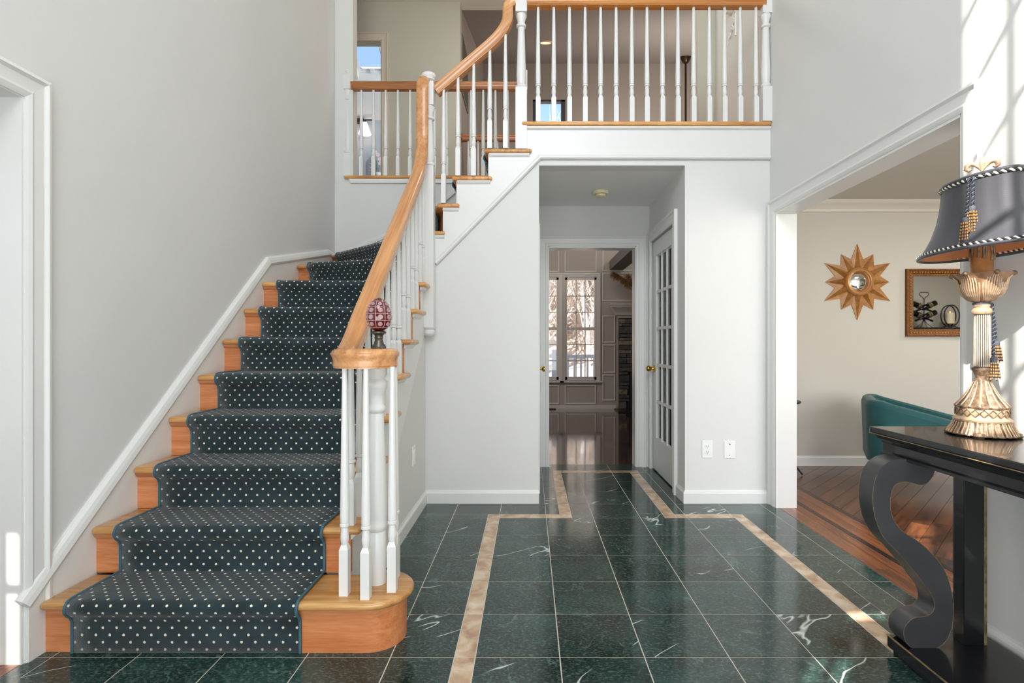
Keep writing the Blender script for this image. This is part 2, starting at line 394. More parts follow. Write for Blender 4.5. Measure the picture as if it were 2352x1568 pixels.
def tile(name, r, mat):
    x0,x1,y0,y1 = r
    if x1-x0 < .012 or y1-y0 < .012: return
    b = B(x0+G, x1-G, y0+G, y1-G, -.02, random.uniform(-.0002, .0002))
    c = ((x0+x1)/2, (y0+y1)/2, 0)
    b.build(name, mat, floor, org=c)
for i in range(len(cols)-1):
    for j in range(len(rows)-1):
        x0,x1,y0,y1 = cols[i],cols[i+1],rows[j],rows[j+1]
        if x1 < -.78 and y0 > 2.0: continue                 # under the stair
        if y0 > 3.9 and (x1 < HX0-.02 or x0 > HX1+.1): continue
        if y0 > 3.4: y0, y1 = y0, min(y1, 4.975)
        cell = [(x0,x1,y0,y1)]
        if abs(y0-2.222) < .01 and x0 > 1.3 and x1 < 1.63: cell = [(x0,1.486,y0,y1),(1.486,x1,y0,y1)]
        for b in bands: cell = sub(cell, b)
        for r in cell: tile('tile', r, m_marble)
for b in bands:
    x0,x1,y0,y1 = b
    if y1-y0 > x1-x0:
        cut = [y0]+[r for r in rows if y0+.05 < r < y1-.05]+[y1]
        for a, c in zip(cut, cut[1:]): tile('border_tile', (x0,x1,a,c), m_beige)
    else:
        cut = [x0]+[r for r in cols if x0+.05 < r < x1-.05]+[x1]
        for a, c in zip(cut, cut[1:]): tile('border_tile', (a,c,y0,y1), m_beige)

# other floors
lf = struct('floor_living', B(1.715, 7.0, .3, 4.92, -.05, -.004), m_inlay, 'dark brown wood floor of the living room, diagonal boards inside a straight border', 'floor')
def strip(x0, x1, y0, y1, mat, name='floor_board'):
    y = y0-random.uniform(0, .7)
    while y < y1:
        n = y+random.uniform(.9, 1.7); a, b = max(y, y0), min(n, y1)
        if b-a > .03: B(x0+.0012, x1-.0012, a+.001, b-.001, -.02, 0).build(name, mat, lf, org=((x0+x1)/2, (a+b)/2, 0))
        y = n
strip(1.716, 1.82, 2.05, 3.69, m_plank_b)
strip(1.82, 1.885, 1.0, 4.91, m_plank_b); strip(1.885, 1.92, 1.0, 4.91, m_inlay, 'inlay_strip')
strip(1.92, 2.0, 1.0, 4.91, m_plank_b); strip(2.0, 2.085, 1.0, 4.91, m_plank_b); strip(2.085, 2.12, 1.0, 4.91, m_inlay, 'inlay_strip')
def clip(poly, x0, x1, y0, y1):
    for ax, lim, sg in ((0,x0,1),(0,x1,-1),(1,y0,1),(1,y1,-1)):
        out = []
        for i, p in enumerate(poly):
            q = poly[i-1]; dp, dq = (p[ax]-lim)*sg, (q[ax]-lim)*sg
            if (dp >= 0) != (dq >= 0):
                t = dq/(dq-dp); out.append((q[0]+(p[0]-q[0])*t, q[1]+(p[1]-q[1])*t))
            if dp >= 0: out.append(p)
        poly = out
        if len(poly) < 3: return None
    return poly
W, s2 = .098, math.sqrt(.5)
R45 = Matrix.Rotation(-PI/4, 4, 'Z')
for k in range(-34, 34):
    L0 = -4.0+random.uniform(0, .6)
    while L0 < 4.5:
        L1 = L0+random.uniform(.45, .95)
        pl = [(L0+.001, k*W+.001), (L1-.001, k*W+.001), (L1-.001, (k+1)*W-.001), (L0+.001, (k+1)*W-.001)]
        pl = [(3.1+(a-b)*s2, 3.5+(a+b)*s2) for a, b in pl]
        c = clip(pl, 2.121, 4.25, 2.0, 4.91); L0 = L1
        if not c: continue
        area2 = abs(sum(c[i-1][0]*c[i][1]-c[i][0]*c[i-1][1] for i in range(len(c))))/2
        if area2 < .004: continue
        cx, cy = sum(p[0] for p in c)/len(c), sum(p[1] for p in c)/len(c)
        o = MB().prism(c, 'z', -.02, 0).build('floor_board', None, lf, org=(cx, cy, 0))
        o.data.transform(Matrix.Rotation(PI/4, 4, 'Z')); o.rotation_euler.z = -PI/4     # grain runs along the board's own Y
        o.data.materials.append(m_plank)
struct('floor_family', B(-3.6, 4.6, 4.97, 9.3, -.05, 0), m_fam_floor, 'dark polished strip floor of the room beyond the hall door', 'floor')
struct('floor_study', B(-4.6, -1.792, .3, 3.2, -.05, 0), m_plank_b, 'brown wood floor beyond the left doorway', 'floor')

# walls
wl_ = MB(); wl_.box(-1.91, XL, 1.88, 4.94, 0, 6.2); wl_.box(-1.91, XL, .95, 1.88, 2.0, 6.2); wl_.box(-1.91, XL, YF-.1, .95, 0, 6.2)
wall_left = struct('wall_left', wl_, m_wall, 'tall pale grey wall beside the carpeted stair', 'wall')
pb = [(SX-.1,0),(HX0,0),(HX0,HZ),(HX1,HZ),(HX1,0),(1.82,0),(1.82,2.655),(-.03,2.655),(-.03,2.466),(-.29,2.466),(-.29,2.274),(-.515,2.274),(-.515,2.082),(-.61,2.082),(-.61,1.89),(-.69,1.89),(-.69,1.695),(-.72,1.695),(-.72,1.5),(SX-.1,1.5)]
wall_back = struct('wall_back', MB().prism(pb, 'y', YB, YB+.12), m_wall, 'pale grey wall under the balcony, open to the little hall', 'wall')
ps = [(2.19, 0), (YB-.001, 0), (YB-.001, 1.5)]
for k in range(8, 1, -1):
    ps += [(YK(k+1)+.0485 if k < 8 else YB-.001, ZK(k)-.03), (YK(k)+.0485, ZK(k)-.03)]
ps = [p for i, p in enumerate(ps) if p != (YB-.001, 1.5)]
struct('wall_stair_side', MB().prism(ps, 'x', SX-.1, SX), m_wall, 'pale grey wall closing in the open side of the first stair flight', 'wall')
wr = MB(); wr.box(XR, 1.82, 3.666, 4.87, 0, 6.2); wr.box(XR, 1.82, 2.084, 3.666, 2.03, 6.2); wr.box(XR, 1.82, YF-.1, 2.084, 0, 6.2)
wall_right = struct('wall_right', wr, m_wall, 'tall pale grey wall around the wide living room opening', 'wall')
# front wall behind the viewer: entry door with sidelights, two-storey window over it
wf = MB()
wf.box(-1.91, 1.82, YF-.12, YF, 6.0, 6.3); wf.box(-1.91, 1.82, YF-.12, YF, 2.15, 2.7); wf.box(-.95, 1.82, YF-.12, YF, 2.7, 3.4); wf.box(-1.91, -1.4, YF-.12, YF, 2.7, 3.55); wf.box(-1.4, -1.09, YF-.12, YF, 3.55, 6.0)
wf.box(-1.91, -1.4, YF-.12, YF, 3.55, 6.0); wf.box(1.0, 1.82, YF-.12, YF, 3.4, 6.0)
wf.box(-1.09, -.86, YF-.12, YF, 3.55, 3.95); wf.box(-1.09, -.86, YF-.12, YF, 4.8, 6.0); wf.box(-.86, -.78, YF-.12, YF, 3.4, 6.0); wf.box(-.95, -.86, YF-.12, YF, 3.4, 3.55)
wf.box(-1.91, 1.82, YF-.12, YF, 0, 2.15)
struct('wall_front', wf, m_wall, 'front wall of the foyer behind the viewer', 'wall')
fw = MB()
for i in range(1, 10): x = -.715+.18*i; fw.box(x-.014, x+.014, YF-.02, YF-.005, 3.4, 6.0)
for z in (3.72, 4.04, 4.36, 4.68, 5.0, 5.32, 5.64): fw.box(-.78, 1.0, YF-.02, YF-.005, z-.014, z+.014)
struct('window_1', fw, m_trim, 'tall white gridded window over the entry door', 'window')
w2_ = MB()
for a in ((-1.4,-.95,2.7,2.92), (-1.4,-1.25,2.92,3.08), (-1.185,-1.16,2.92,3.08), (-1.095,-.95,2.92,3.08), (-1.4,-.95,3.08,3.36), (-1.4,-1.18,3.36,3.45), (-1.02,-.95,3.36,3.45), (-1.4,-.95,3.45,3.55)): w2_.box(a[0], a[1], YF-.02, YF-.01, a[2], a[3])
struct('window_2', w2_, m_trim, 'unseen plate with slots that shape sun streaks on the foyer floor', 'window')  # added out of view, cut so sun streaks land on the tiles
struct('window_8', B(-1.09, -.86, YF-.02, YF-.005, 4.36, 4.39), m_trim, 'narrow side light over the entry door', 'window')
dr = thing('door_1', 'white panelled entry door behind the viewer', 'door', (0, YF, 0), kind='structure')
B(-.46, .46, YF, YF+.03, 0, 2.05).build('door_leaf', m_trim, dr)
for x in (-.4, .06):
    for z0, z1 in ((.15, .75), (.9, 1.35), (1.45, 1.95)): B(x, x+.34, YF+.03, YF+.04, z0, z1).build('door_panel', m_trim, dr)

wrr = MB(); wrr.box(-1.79, -.0, YR, 4.94, 0, 2.6); wrr.box(-3.6, -1.625, 4.905, 5.02, 2.6, 6.2); wrr.box(-1.625, 1.82, 4.905, 5.02, 5.07, 6.2)
struct('wall_stair_rear', wrr, m_wall, 'pale grey wall behind the stair winders below the rear balcony', 'wall')
struct('wall_hall_left', B(-.04, HX0, YB+.12, 4.94, 0, HZ), m_wall, 'left wall of the little hall', 'wall')
whr = MB(); whr.box(HX1, 1.2, YB+.12, 4.05, 0, HZ); whr.box(HX1, 1.2, 4.82, 4.94, 0, HZ); whr.box(HX1, 1.2, 4.05, 4.82, 2.04, HZ)
struct('wall_hall_right', whr, m_wall, 'right wall of the little hall around the glazed door', 'wall')
whb = MB(); whb.box(HX0, .172, YH, 5.0, 0, HZ); whb.box(.977, HX1, YH, 5.0, 0, HZ); whb.box(.172, .977, YH, 5.0, 2.016, HZ)
struct('wall_hall_end', whb, m_wall, 'end wall of the little hall around the family room doorway', 'wall')
wff = MB(); wff.box(-3.6, .172, 4.945, 5.02, 0, 2.42); wff.box(.977, 4.6, 4.945, 5.02, 0, 2.42); wff.box(.172, .977, 4.945, 5.02, 2.016, 2.42)
struct('wall_family_front', wff, m_taupe, 'family room side of the wall by the little hall', 'wall')
struct('wall_living_back', B(1.83, 7.0, 4.918, 4.944, 0, 2.437), m_living, 'grey-beige living room wall carrying the mirrors', 'wall')
struct('wall_living_side', B(7.0, 7.1, .2, 5.0, 0, 2.437), m_living, 'far side wall of the living room', 'wall')
wlf = MB(); wlf.box(1.82, 2.2, .2, .3, 0, 2.437); wlf.box(4.6, 7.0, .2, .3, 0, 2.437); wlf.box(2.2, 4.6, .2, .3, 0, .6); wlf.box(2.2, 4.6, .2, .3, 2.3, 2.437)
struct('wall_living_front', wlf, m_living, 'living room front wall around its window', 'wall')
struct('wall_living_chimney', B(4.7, 6.9, .3, 2.2, 0, 2.437), m_living, 'chimney breast in the living room, seen only in the mirror', 'wall')
struct('ceiling_living', B(1.82, 7.0, .2, 4.944, 2.437, 2.5), m_living_ceil, 'plain living room ceiling', 'ceiling')
struct('ceiling_hall', B(HX0, HX1, YB+.12, YH, HZ, HZ+.05), m_ceil, 'low white ceiling of the little hall', 'ceiling')
struct('ceiling_foyer', B(-1.91, 1.82, YF-.1, 5.02, 6.2, 6.3), m_ceil, 'high ceiling over the foyer', 'ceiling')
ub = MB(); ub.box(-.03, 1.70, YB+.12, 4.87, HZ+.06, 2.655); ub.box(-3.6, 4.6, 4.945, 6.30, 2.42, F2R)
struct('floor_upper', ub, m_oak_x, 'oak upper floor behind the balcony railings', 'floor')
# study (left) room
wsd = MB(); wsd.box(-4.6, -3.4, .2, .3, 0, 2.6); wsd.box(-3.055, -1.91, .2, .3, 0, 2.6); wsd.box(-3.4, -3.055, .2, .3, 0, 1.7); wsd.box(-3.4, -3.055, .2, .3, 2.28, 2.6)
wsd.box(-4.7, -4.6, .2, 3.2, 0, 2.6); wsd.box(-4.6, -1.91, 3.2, 3.3, 0, 2.6)
struct('wall_study', wsd, m_wall, 'walls of the study beyond the left doorway', 'wall')
struct('ceiling_study', B(-4.7, -1.91, .2, 3.3, 2.6, 2.7), m_ceil, 'ceiling of the study beyond the left doorway', 'ceiling')
ws_ = MB()
for x in (-3.125, -3.26): ws_.box(x-.009, x+.009, .27, .29, 1.7, 2.28)
ws_.box(-3.4, -3.055, .27, .29, 1.99, 2.01)
struct('window_3', ws_, m_trim, 'gridded window of the study beyond the left doorway', 'window')

# upper hall and family room shell
wu = MB(); wu.box(-3.6, -2.55, 6.15, 6.27, F2R, 5.07); wu.box(-1.715, -.80, 6.15, 6.27, F2R, 5.07); wu.box(-2.55, -1.715, 6.15, 6.27, 4.62, 5.07)
struct('wall_upper_hall', wu, m_sage, 'sage beige upper hall wall around the bathroom door', 'wall')
struct('wall_upper_side', B(-.92, -.80, 6.27, 9.3, 2.42, 6.2), m_taupe, 'grey-brown wall turning the corner beside the upper hall', 'wall')
struct('wall_upper_left', B(-3.7, -3.6, 4.9, 9.3, 0, 6.5), m_sage, 'far left wall of the upper hall', 'wall')
wus = MB(); wus.box(1.537, 1.82, 4.872, 4.98, F2R, 5.07)
struct('wall_upper_stub', wus, m_sage, 'short beige wall end at the back of the balcony', 'wall')
struct('wall_upper_front', B(1.82, 4.6, 4.86, 4.94, 2.5, 6.3), m_taupe, 'wall over the living room closing the upper hall', 'wall')
struct('ceiling_upper_hall', B(-3.6, 4.6, 4.94, 6.3, 5.07, 5.15), m_ceil, 'white ceiling of the upper hall', 'ceiling')
struct('ceiling_family', MB().prism([(6.3,5.07),(9.3,5.99),(9.3,6.09),(6.3,5.17)], 'x', -.92, 4.6), m_taupe_ceil, 'sloping grey-brown ceiling of the two-storey family room', 'ceiling')
struct('wall_family_right', B(4.6, 4.7, 4.9, 9.3, 0, 6.3), m_taupe, 'right wall of the family room', 'wall')
struct('wall_family_left', B(-3.6, -3.5, 5.0, 9.3, 0, 2.42), m_taupe, 'left wall of the family room', 'wall')
YW = 9.21
# far family wall with two tall windows below and one above
wfb = MB()
w1, w2 = (-.04, .505), (.617, 1.16); wz = (.497, 2.267); uw = (.06, .62, 4.2, 5.34)
wfb.box(-3.6, w1[0], YW, YW+.12, 0, 2.9); wfb.box(w1[1], w2[0], YW, YW+.12, 0, 2.9); wfb.box(w2[1], 4.6, YW, YW+.12, 0, 2.9)
for w in (w1, w2): wfb.box(*w, YW, YW+.12, 0, wz[0]); wfb.box(*w, YW, YW+.12, wz[1], 2.9)
wfb.box(-.92, uw[0], YW, YW+.12, 2.9, 6.3); wfb.box(uw[1], 4.6, YW, YW+.12, 2.9, 6.3); wfb.box(uw[0], uw[1], YW, YW+.12, 2.9, uw[2]); wfb.box(uw[0], uw[1], YW, YW+.12, uw[3], 6.3)
wall_far = struct('wall_family_back', wfb, m_taupe, 'panelled far wall of the family room with tall windows', 'wall')
for n, w in ((4, w1), (5, w2)):
    t = thing('window_%d' % n, 'tall white double-hung window looking onto bare woods' + (' beside the fireplace' if n == 5 else ' half hidden by the hall doorway'), 'window', ((w[0]+w[1])/2, YW, wz[0]), kind='structure')
    f = MB(); f.box(w[0], w[0]+.035, YW+.0, YW+.08, *wz); f.box(w[1]-.035, w[1], YW, YW+.08, *wz); f.box(w[0], w[1], YW, YW+.08, wz[0], wz[0]+.05); f.box(w[0], w[1], YW, YW+.08, wz[1]-.04, wz[1])
    f.build('window_frame', m_fam_trim, t)
    zm = (wz[0]+wz[1])/2
    B(w[0], w[1], YW+.015, YW+.06, zm-.025, zm+.025).build('meeting_rail', m_fam_trim, t)
    x0, x1 = w[0]+.04, w[1]-.04
    for i in (1, 2): B(x0+(x1-x0)*i/3-.008, x0+(x1-x0)*i/3+.008, YW+.025, YW+.05, wz[0]+.05, wz[1]-.04).build('muntin', m_fam_trim, t)
    for j in (1, 2, 4, 5):
        z = wz[0]+.05+(wz[1]-wz[0]-.09)*j/6; B(x0, x1, YW+.025, YW+.05, z-.008, z+.008).build('muntin', m_fam_trim, t)
    for i in range(3):
        for j in range(6):
            za, zb = wz[0]+.05+(wz[1]-wz[0]-.09)*j/6, wz[0]+.05+(wz[1]-wz[0]-.09)*(j+1)/6
            B(x0+(x1-x0)*i/3, x0+(x1-x0)*(i+1)/3, YW+.036, YW+.039, za, zb).build('pane', m_glass, t)
    cas = [(0,-.003),(.07,-.003),(.07,.02),(.055,.025),(.02,.015),(0,.012)]
    MB().sweep([(w[0],YW,wz[0]-.02),(w[0],YW,wz[1]),(w[1],YW,wz[1]),(w[1],YW,wz[0]-.02)], cas, (0,-1,0), flip=True).build('casing', m_fam_trim, t)
    B(w[0]-.09, w[1]+.09, YW-.045, YW+.01, wz[0]-.045, wz[0]-.02).build('sill', m_fam_trim, t)
t = thing('window_6', 'small dark framed window high in the family room showing sky', 'window', (.34, YW, uw[2]), kind='structure')
f = MB(); f.box(uw[0], uw[0]+.07, YW, YW+.1, *uw[2:]); f.box(uw[1]-.07, uw[1], YW, YW+.1, *uw[2:]); f.box(uw[0], uw[1], YW, YW+.1, uw[3]-.03, uw[3]); f.box(uw[0], uw[1], YW, YW+.1, uw[2], uw[2]+.04)
f.build('window_frame', plain('dark_window_frame', '#4a4a52', .5), t); B(uw[0]+.05, uw[1]-.05, YW+.05, YW+.054, uw[2], uw[3]).build('pane', m_glass, t)
# panel mouldings on that wall
def panel(x0, x1, z0, z1, y=YW):
    t = MB().sweep([(x0,y,z0),(x0,y,z1),(x1,y,z1),(x1,y,z0)], [(0,-.002),(.03,-.002),(.03,.006),(.018,.016),(.006,.012),(0,.004)], (0,-1,0), closed=True, flip=True)
    t.build('panel_molding', m_fam_trim, wall_far)
for a in ((.63,1.14,2.38,2.74), (-.03,.49,2.38,2.74), (.64,1.13,.1,.38), (-.03,.49,.1,.38), (1.29,1.46,.16,.56), (1.29,1.46,.64,1.08), (1.29,1.46,1.16,1.58), (1.29,2.6,1.88,2.32), (1.29,2.6,2.40,2.78)): panel(*a)
B(-1.5, 1.2, YW-.02, YW, 2.29, 2.34).build('header_rail', m_fam_trim, wall_far)
for x0, x1 in ((-3.5, 1.5), (2.95, 4.6)): B(x0, x1, YW-.016, YW, 0, .06).build('baseboard', m_fam_trim, wall_far)
struct('trim_beam', B(1.385, 1.62, 6.3, YW, 2.395, 2.55), plain('beam_paint', '#77716d', .6), 'grey ceiling beam crossing the family room', 'beam')
struct('ceiling_family_low', B(-3.6, 4.6, 5.02, 6.3, 2.40, 2.42), m_ceil, 'low ceiling of the family room under the upper hall', 'ceiling')

# bathroom beyond the upper door
bb = MB(); bb.box(-3.6, -.92, 9.0, 9.1, F2R, 4.9); bb.box(-3.6, -3.55, 6.27, 9.0, F2R, 6.3); bb.box(-.97, -.92, 6.27, 9.0, F2R, 6.3)
struct('wall_bathroom', bb, m_bath, 'blue-grey bathroom walls beyond the upper door', 'wall')
struct('floor_bathroom', B(-3.6, -.92, 6.27, 9.1, F2R-.1, F2R), m_ceil, 'bathroom floor beyond the upper door', 'floor')
def slope(y): return 4.9+(9.0-y)*.48
bc = MB()
for (xa, xb, ya, yb) in ((-3.6,-2.66,6.27,9.1), (-2.2,-.92,6.27,9.1), (-2.66,-2.2,6.27,7.72), (-2.66,-2.2,8.3,9.1)):
    bc.prism([(ya,slope(ya)),(yb,slope(yb)),(yb,slope(yb)+.1),(ya,slope(ya)+.1)], 'x', xa, xb)
struct('ceiling_bathroom', bc, m_ceil, 'sloping white bathroom ceiling with a skylight', 'ceiling')
t = thing('window_7', 'skylight in the sloping bathroom ceiling', 'window', (-2.43, 8.0, slope(8.0)), kind='structure')
for (xa, xb, ya, yb) in ((-2.66,-2.62,7.72,8.3), (-2.24,-2.2,7.72,8.3), (-2.62,-2.24,7.72,7.76), (-2.62,-2.24,8.26,8.3)):
    MB().prism([(ya,slope(ya)+.1),(yb,slope(yb)+.1),(yb,slope(yb)+.16),(ya,slope(ya)+.16)], 'x', xa, xb).build('skylight_frame', m_white_plastic, t)
MB().prism([(7.75,slope(7.75)+.13),(8.27,slope(8.27)+.13),(8.27,slope(8.27)+.135),(7.75,slope(7.75)+.135)], 'x', -2.63, -2.23).build('pane', m_glass, t)
B(-2.46, -2.40, 8.22, 8.25, slope(8.24)+.05, slope(8.24)+.1).build('crank', m_white_plastic, t)

# trim: casings, baseboards, crown
CAS = [(0,-.002),(.09,-.002),(.09,.024),(.078,.026),(.068,.016),(.03,.014),(.02,.018),(.008,.014),(0,.010)]
ti = [0]
def casing(path, N, label, mat=None, flip=False):
    ti[0] += 1
    return struct('trim_%d' % ti[0], MB().sweep(path, CAS, N, flip=flip), mat or m_trim, label, 'trim')
casing([(XL,1.88,.0),(XL,1.88,2.0),(XL,.95,2.0),(XL,.95,0)], (1,0,0), 'white moulded casing around the left doorway')
casing([(XR,3.666,0),(XR,3.666,2.03),(XR,2.084,2.03),(XR,2.084,0)], (-1,0,0), 'white moulded casing around the wide living room opening', flip=True)
casing([(.172,YH,0),(.172,YH,2.016),(.977,YH,2.016),(.977,YH,0)], (0,-1,0), 'white casing of the doorway at the end of the hall', flip=True)
casing([(HX1,4.05,0),(HX1,4.05,2.04),(HX1,4.80,2.04),(HX1,4.80,0)], (-1,0,0), 'white casing around the glazed hall door')
casing([(-2.55,6.15,F2R),(-2.55,6.15,4.62),(-1.715,6.15,4.62),(-1.715,6.15,F2R)], (0,-1,0), 'pale casing of the upper bathroom door', plain('pale_pink_trim', '#d9cdbd', .4), flip=True)
jb = MB(); jb.box(XL-.125, XL+.005, 1.872, 1.884, 0, 2.0); jb.box(XL-.125, XL+.005, .95, 1.872, 1.995, 2.005)
struct('trim_20', jb, m_trim, 'white door jamb lining of the left doorway catching sun', 'trim')
jb = MB(); jb.box(XR-.008, 1.835, 3.655, 3.668, 0, 2.03); jb.box(XR-.008, 1.835, 2.09, 3.655, 2.018, 2.03); jb.box(XR-.008, 1.835, 2.08, 2.092, 0, 2.03)
struct('trim_21', jb, m_trim, 'white jamb lining of the wide living room opening', 'trim')
jb = MB(); jb.box(.166, .18, YH-.006, 5.025, 0, 2.01); jb.box(.969, .983, YH-.006, 5.025, 0, 2.01); jb.box(.18, .969, YH-.006, 5.025, 2.004, 2.02)
struct('trim_22', jb, m_trim, 'white jamb lining of the doorway at the end of the hall', 'trim')
BASE = [(0,0),(.014,0),(.014,.07),(.011,.078),(.006,.084),(.004,.092),(0,.092)]
def baseboard(name, path, label, flip=False, mat=None):
    return struct(name, MB().sweep(path, BASE, (0,0,1), flip=flip), mat or m_trim, label, 'baseboard')
baseboard('baseboard_left', [(SX,2.24,0),(SX,YB,0),(HX0,YB,0)], 'white baseboard along the stair side and under the stair wall')
baseboard('baseboard_back', [(HX1,3.95,0),(HX1,YB,0),(1.685,YB,0)], 'white baseboard between the hall and the living room opening')
baseboard('baseboard_right', [(XR,1.99,0),(XR,YF,0)], 'white baseboard behind the black console table')
baseboard('baseboard_living', [(1.83,4.918,0),(7.0,4.918,0)], 'white baseboard along the living room wall')
CROWN = [(0,0),(.085,0),(.085,-.012),(.07,-.03),(.045,-.05),(.022,-.075),(.018,-.095),(0,-.1)]
struct('trim_23', MB().sweep([(1.83,4.918,2.437),(7.0,4.918,2.437)], CROWN, (0,0,1)), plain('cream_crown', '#dcd7cb', .45), 'cream crown moulding along the living room wall', 'trim')

# balcony fascia with its mouldings
fas = [(1.70,2.44),(.075,2.44),(-.69,1.667),(-.69,1.89),(-.61,1.89),(-.61,2.082),(-.515,2.082),(-.515,2.274),(-.29,2.274),(-.29,2.466),(-.03,2.466),(-.03,2.655),(1.70,2.655)]
fascia = struct('trim_24', MB().prism(fas, 'y', YB-.010, YB), m_trim, 'white balcony fascia and upper stair stringer board', 'trim')
MB().sweep([(1.698,YB-.01,2.44),(.075,YB-.01,2.44),(-.66,YB-.01,1.695)], [(-.014,0),(.016,0),(.016,.008),(.008,.014),(-.006,.016),(-.014,.006)], (0,-1,0)).build('fascia_molding', m_trim, fascia)
MB().sweep([(1.698,YB-.01,2.654),(-.02,YB-.01,2.654)], [(0,0),(.0,.016),(.01,.016),(.018,.008),(.022,0)], (0,-1,0), flip=True).build('cove_molding', m_trim, fascia)

# ------------------------------------------------------------------ staircase
stair = thing('staircase', 'oak staircase with golden treads, orange risers and white stringers, turning right at the top', 'staircase', (-1.25, Y1, 0))
XA, XE = -1.772, -.685
def plank(pts, z0, z1, name, mat, parent, bev=.013):
    return MB().prism(pts, 'z', z0, z1).build(name, mat, parent, smooth=40, bevel=bev, seg=3)
arc = [(-.60+.15*math.cos(a), 2.065+.15*math.sin(a)) for a in [math.radians(x) for x in range(-90, 100, 12)]]
plank([(XA,Y1)]+arc+[(-.69,2.215),(-.69,2.17),(XA,2.17)], ZK(1)-.03, ZK(1), 'tread', m_oak_x, stair)
arc2 = [(-.60+.122*math.cos(a), 2.065+.122*math.sin(a)) for a in [math.radians(x) for x in range(-90, 92, 9)]]
MB().prism([(XA,Y1+.03)]+arc2+[(-.735,2.187),(-.735,2.165),(-.70,2.165),(-.70,Y1+.06),(XA,Y1+.06)], 'z', 0, ZK(1)-.03).build('riser', m_riser, stair, smooth=40)
COVE = [(0,0),(0,-.02),(-.005,-.018),(-.012,-.01),(-.016,0)]
for k in range(2, 9):
    y = YK(k); yb = YK(k+1)+.035 if k < 8 else None
    pts = [(XA,y),(XE,y),(XE,yb-.005),(XA,yb)] if k < 8 else [(XA,y),(XE,y),(XE,3.76),(XA,4.10)]
    plank(pts, ZK(k)-.03, ZK(k), 'tread', m_oak_x, stair)
for k in range(2, 9):
    y = YK(k)+.03
    B(XA, SX+.004, y, y+.018, ZK(k-1), ZK(k)-.03).build('riser', m_riser, stair)
    MB().prism([(y,ZK(k)-.03),(y,ZK(k)-.052),(y-.006,ZK(k)-.048),(y-.014,ZK(k)-.038),(y-.017,ZK(k)-.03)], 'x', XA, SX).build('cove_molding', m_riser, stair, smooth=50)
plank([(XA,4.05),(XE,3.70),(XE,3.81),(-1.70,4.80),(XA,4.80)], ZK(9)-.03, ZK(9), 'tread', m_oak_x, stair)
plank([(XA,4.775),(-.70,3.738),(-.59,3.732),(-.62,3.82),(-1.02,4.892),(XA,4.892)], ZK(10)-.03, ZK(10), 'tread', m_oak_x, stair)
plank([(-.645,3.732),(-.49,3.732),(-.50,3.8),(-.50,4.892),(-1.04,4.892)], ZK(11)-.03, ZK(11), 'tread', m_oak_y, stair)
plank([(-.545,3.732),(-.262,3.732),(-.275,4.892),(-.545,4.892)], ZK(12)-.03, ZK(12), 'tread', m_oak_y, stair)
plank([(-.318,3.732),(.02,3.732),(.0,3.80),(-.04,4.892),(-.318,4.892)], ZK(13)-.03, ZK(13), 'tread', m_oak_y, stair)
def riser_line(a, b, k, t=.018):
    a, b = Vector((*a, 0)), Vector((*b, 0)); d = (b-a).normalized(); n = Vector((-d.y, d.x, 0))*t     # n: uphill side
    MB().prism([tuple(a)[:2], tuple(b)[:2], tuple(b+n)[:2], tuple(a+n)[:2]], 'z', ZK(k-1), ZK(k)-.03).build('riser', m_riser, stair)
riser_line((XA,4.085), (-.735,3.745), 9); riser_line((XA,4.815), (-.70,3.79), 10); riser_line((-1.005,4.892), (-.61,3.79), 11)
for k, x in ((12,-.515),(13,-.288),(14,-.06)): B(x, x+.018, 3.79, 4.892, ZK(k-1), ZK(k)-.03).build('riser', m_riser, stair)
# white stringer board on the open side, below the treads
st = []
for k in range(2, 9): st += [(YK(k)+.0485, ZK(k)-.03), ((YK(k+1)+.0485) if k < 8 else YB-.012, ZK(k)-.03)]
low = lambda y: .318+(y-2.69)*.878
st = [(2.36, low(2.36))]+[(max(2.36, a), b) for a, b in st]+[(YB-.012, low(YB-.012))]
MB().prism(st, 'x', SX, SX+.008).build('stringer', m_trim, stair)
for k in range(2, 9):     # moulding under each open tread end
    y0, y1 = YK(k)+.02, YK(k+1)+.02 if k < 8 else 3.74
    MB().prism([(SX+.006,ZK(k)-.03),(SX+.03,ZK(k)-.03),(SX+.02,ZK(k)-.045),(SX+.008,ZK(k)-.055)], 'y', y0, y1).build('cove_molding', m_trim, stair)
for k, x0, x1 in ((10,-.67,-.60),(11,-.61,-.50),(12,-.51,-.275),(13,-.285,.0)):
    MB().prism([(3.757,ZK(k)-.03),(3.738,ZK(k)-.03),(3.745,ZK(k)-.045),(3.757,ZK(k)-.055)], 'x', x0, x1).build('cove_molding', m_trim, stair)
# wall skirt with cap moulding, following the flight then the winders
sk = lambda y, o: ZK(1)+(y-Y1)*(RISE/RUN)+o
yk = 3.64
skp = [(1.885,0),(1.885,sk(1.885,.03)),(yk,sk(yk,.03)),(4.72,1.905),(4.9,1.90),(4.9,1.5),(3.6,1.2),(2.1,0)]
MB().prism(skp, 'x', XL, XL+.018).build('skirt', m_trim, stair)
MB().sweep([(XL,1.885,sk(1.885,.03)),(XL,yk,sk(yk,.03)),(XL,4.72,1.905),(XL,4.898,1.895)], [(0,0),(0,.024),(.012,.030),(.03,.026),(.045,.02),(.055,.01),(.055,0)], (1,0,0), flip=True).build('skirt_cap', m_trim, stair)
MB().prism([(XL+.02,1.895),(-1.0,2.23),(-.55,2.47),(-.55,2.2),(-1.0,1.85),(XL+.02,1.6)], 'y', 4.882, 4.899).build('skirt', m_trim, stair)
MB().sweep([(XL+.02,4.899,1.895),(-1.0,4.899,2.23),(-.62,4.899,2.557)], [(0,0),(0,.028),(.02,.03),(.045,.018),(.045,0)], (0,-1,0), flip=True).build('skirt_cap', m_trim, stair)

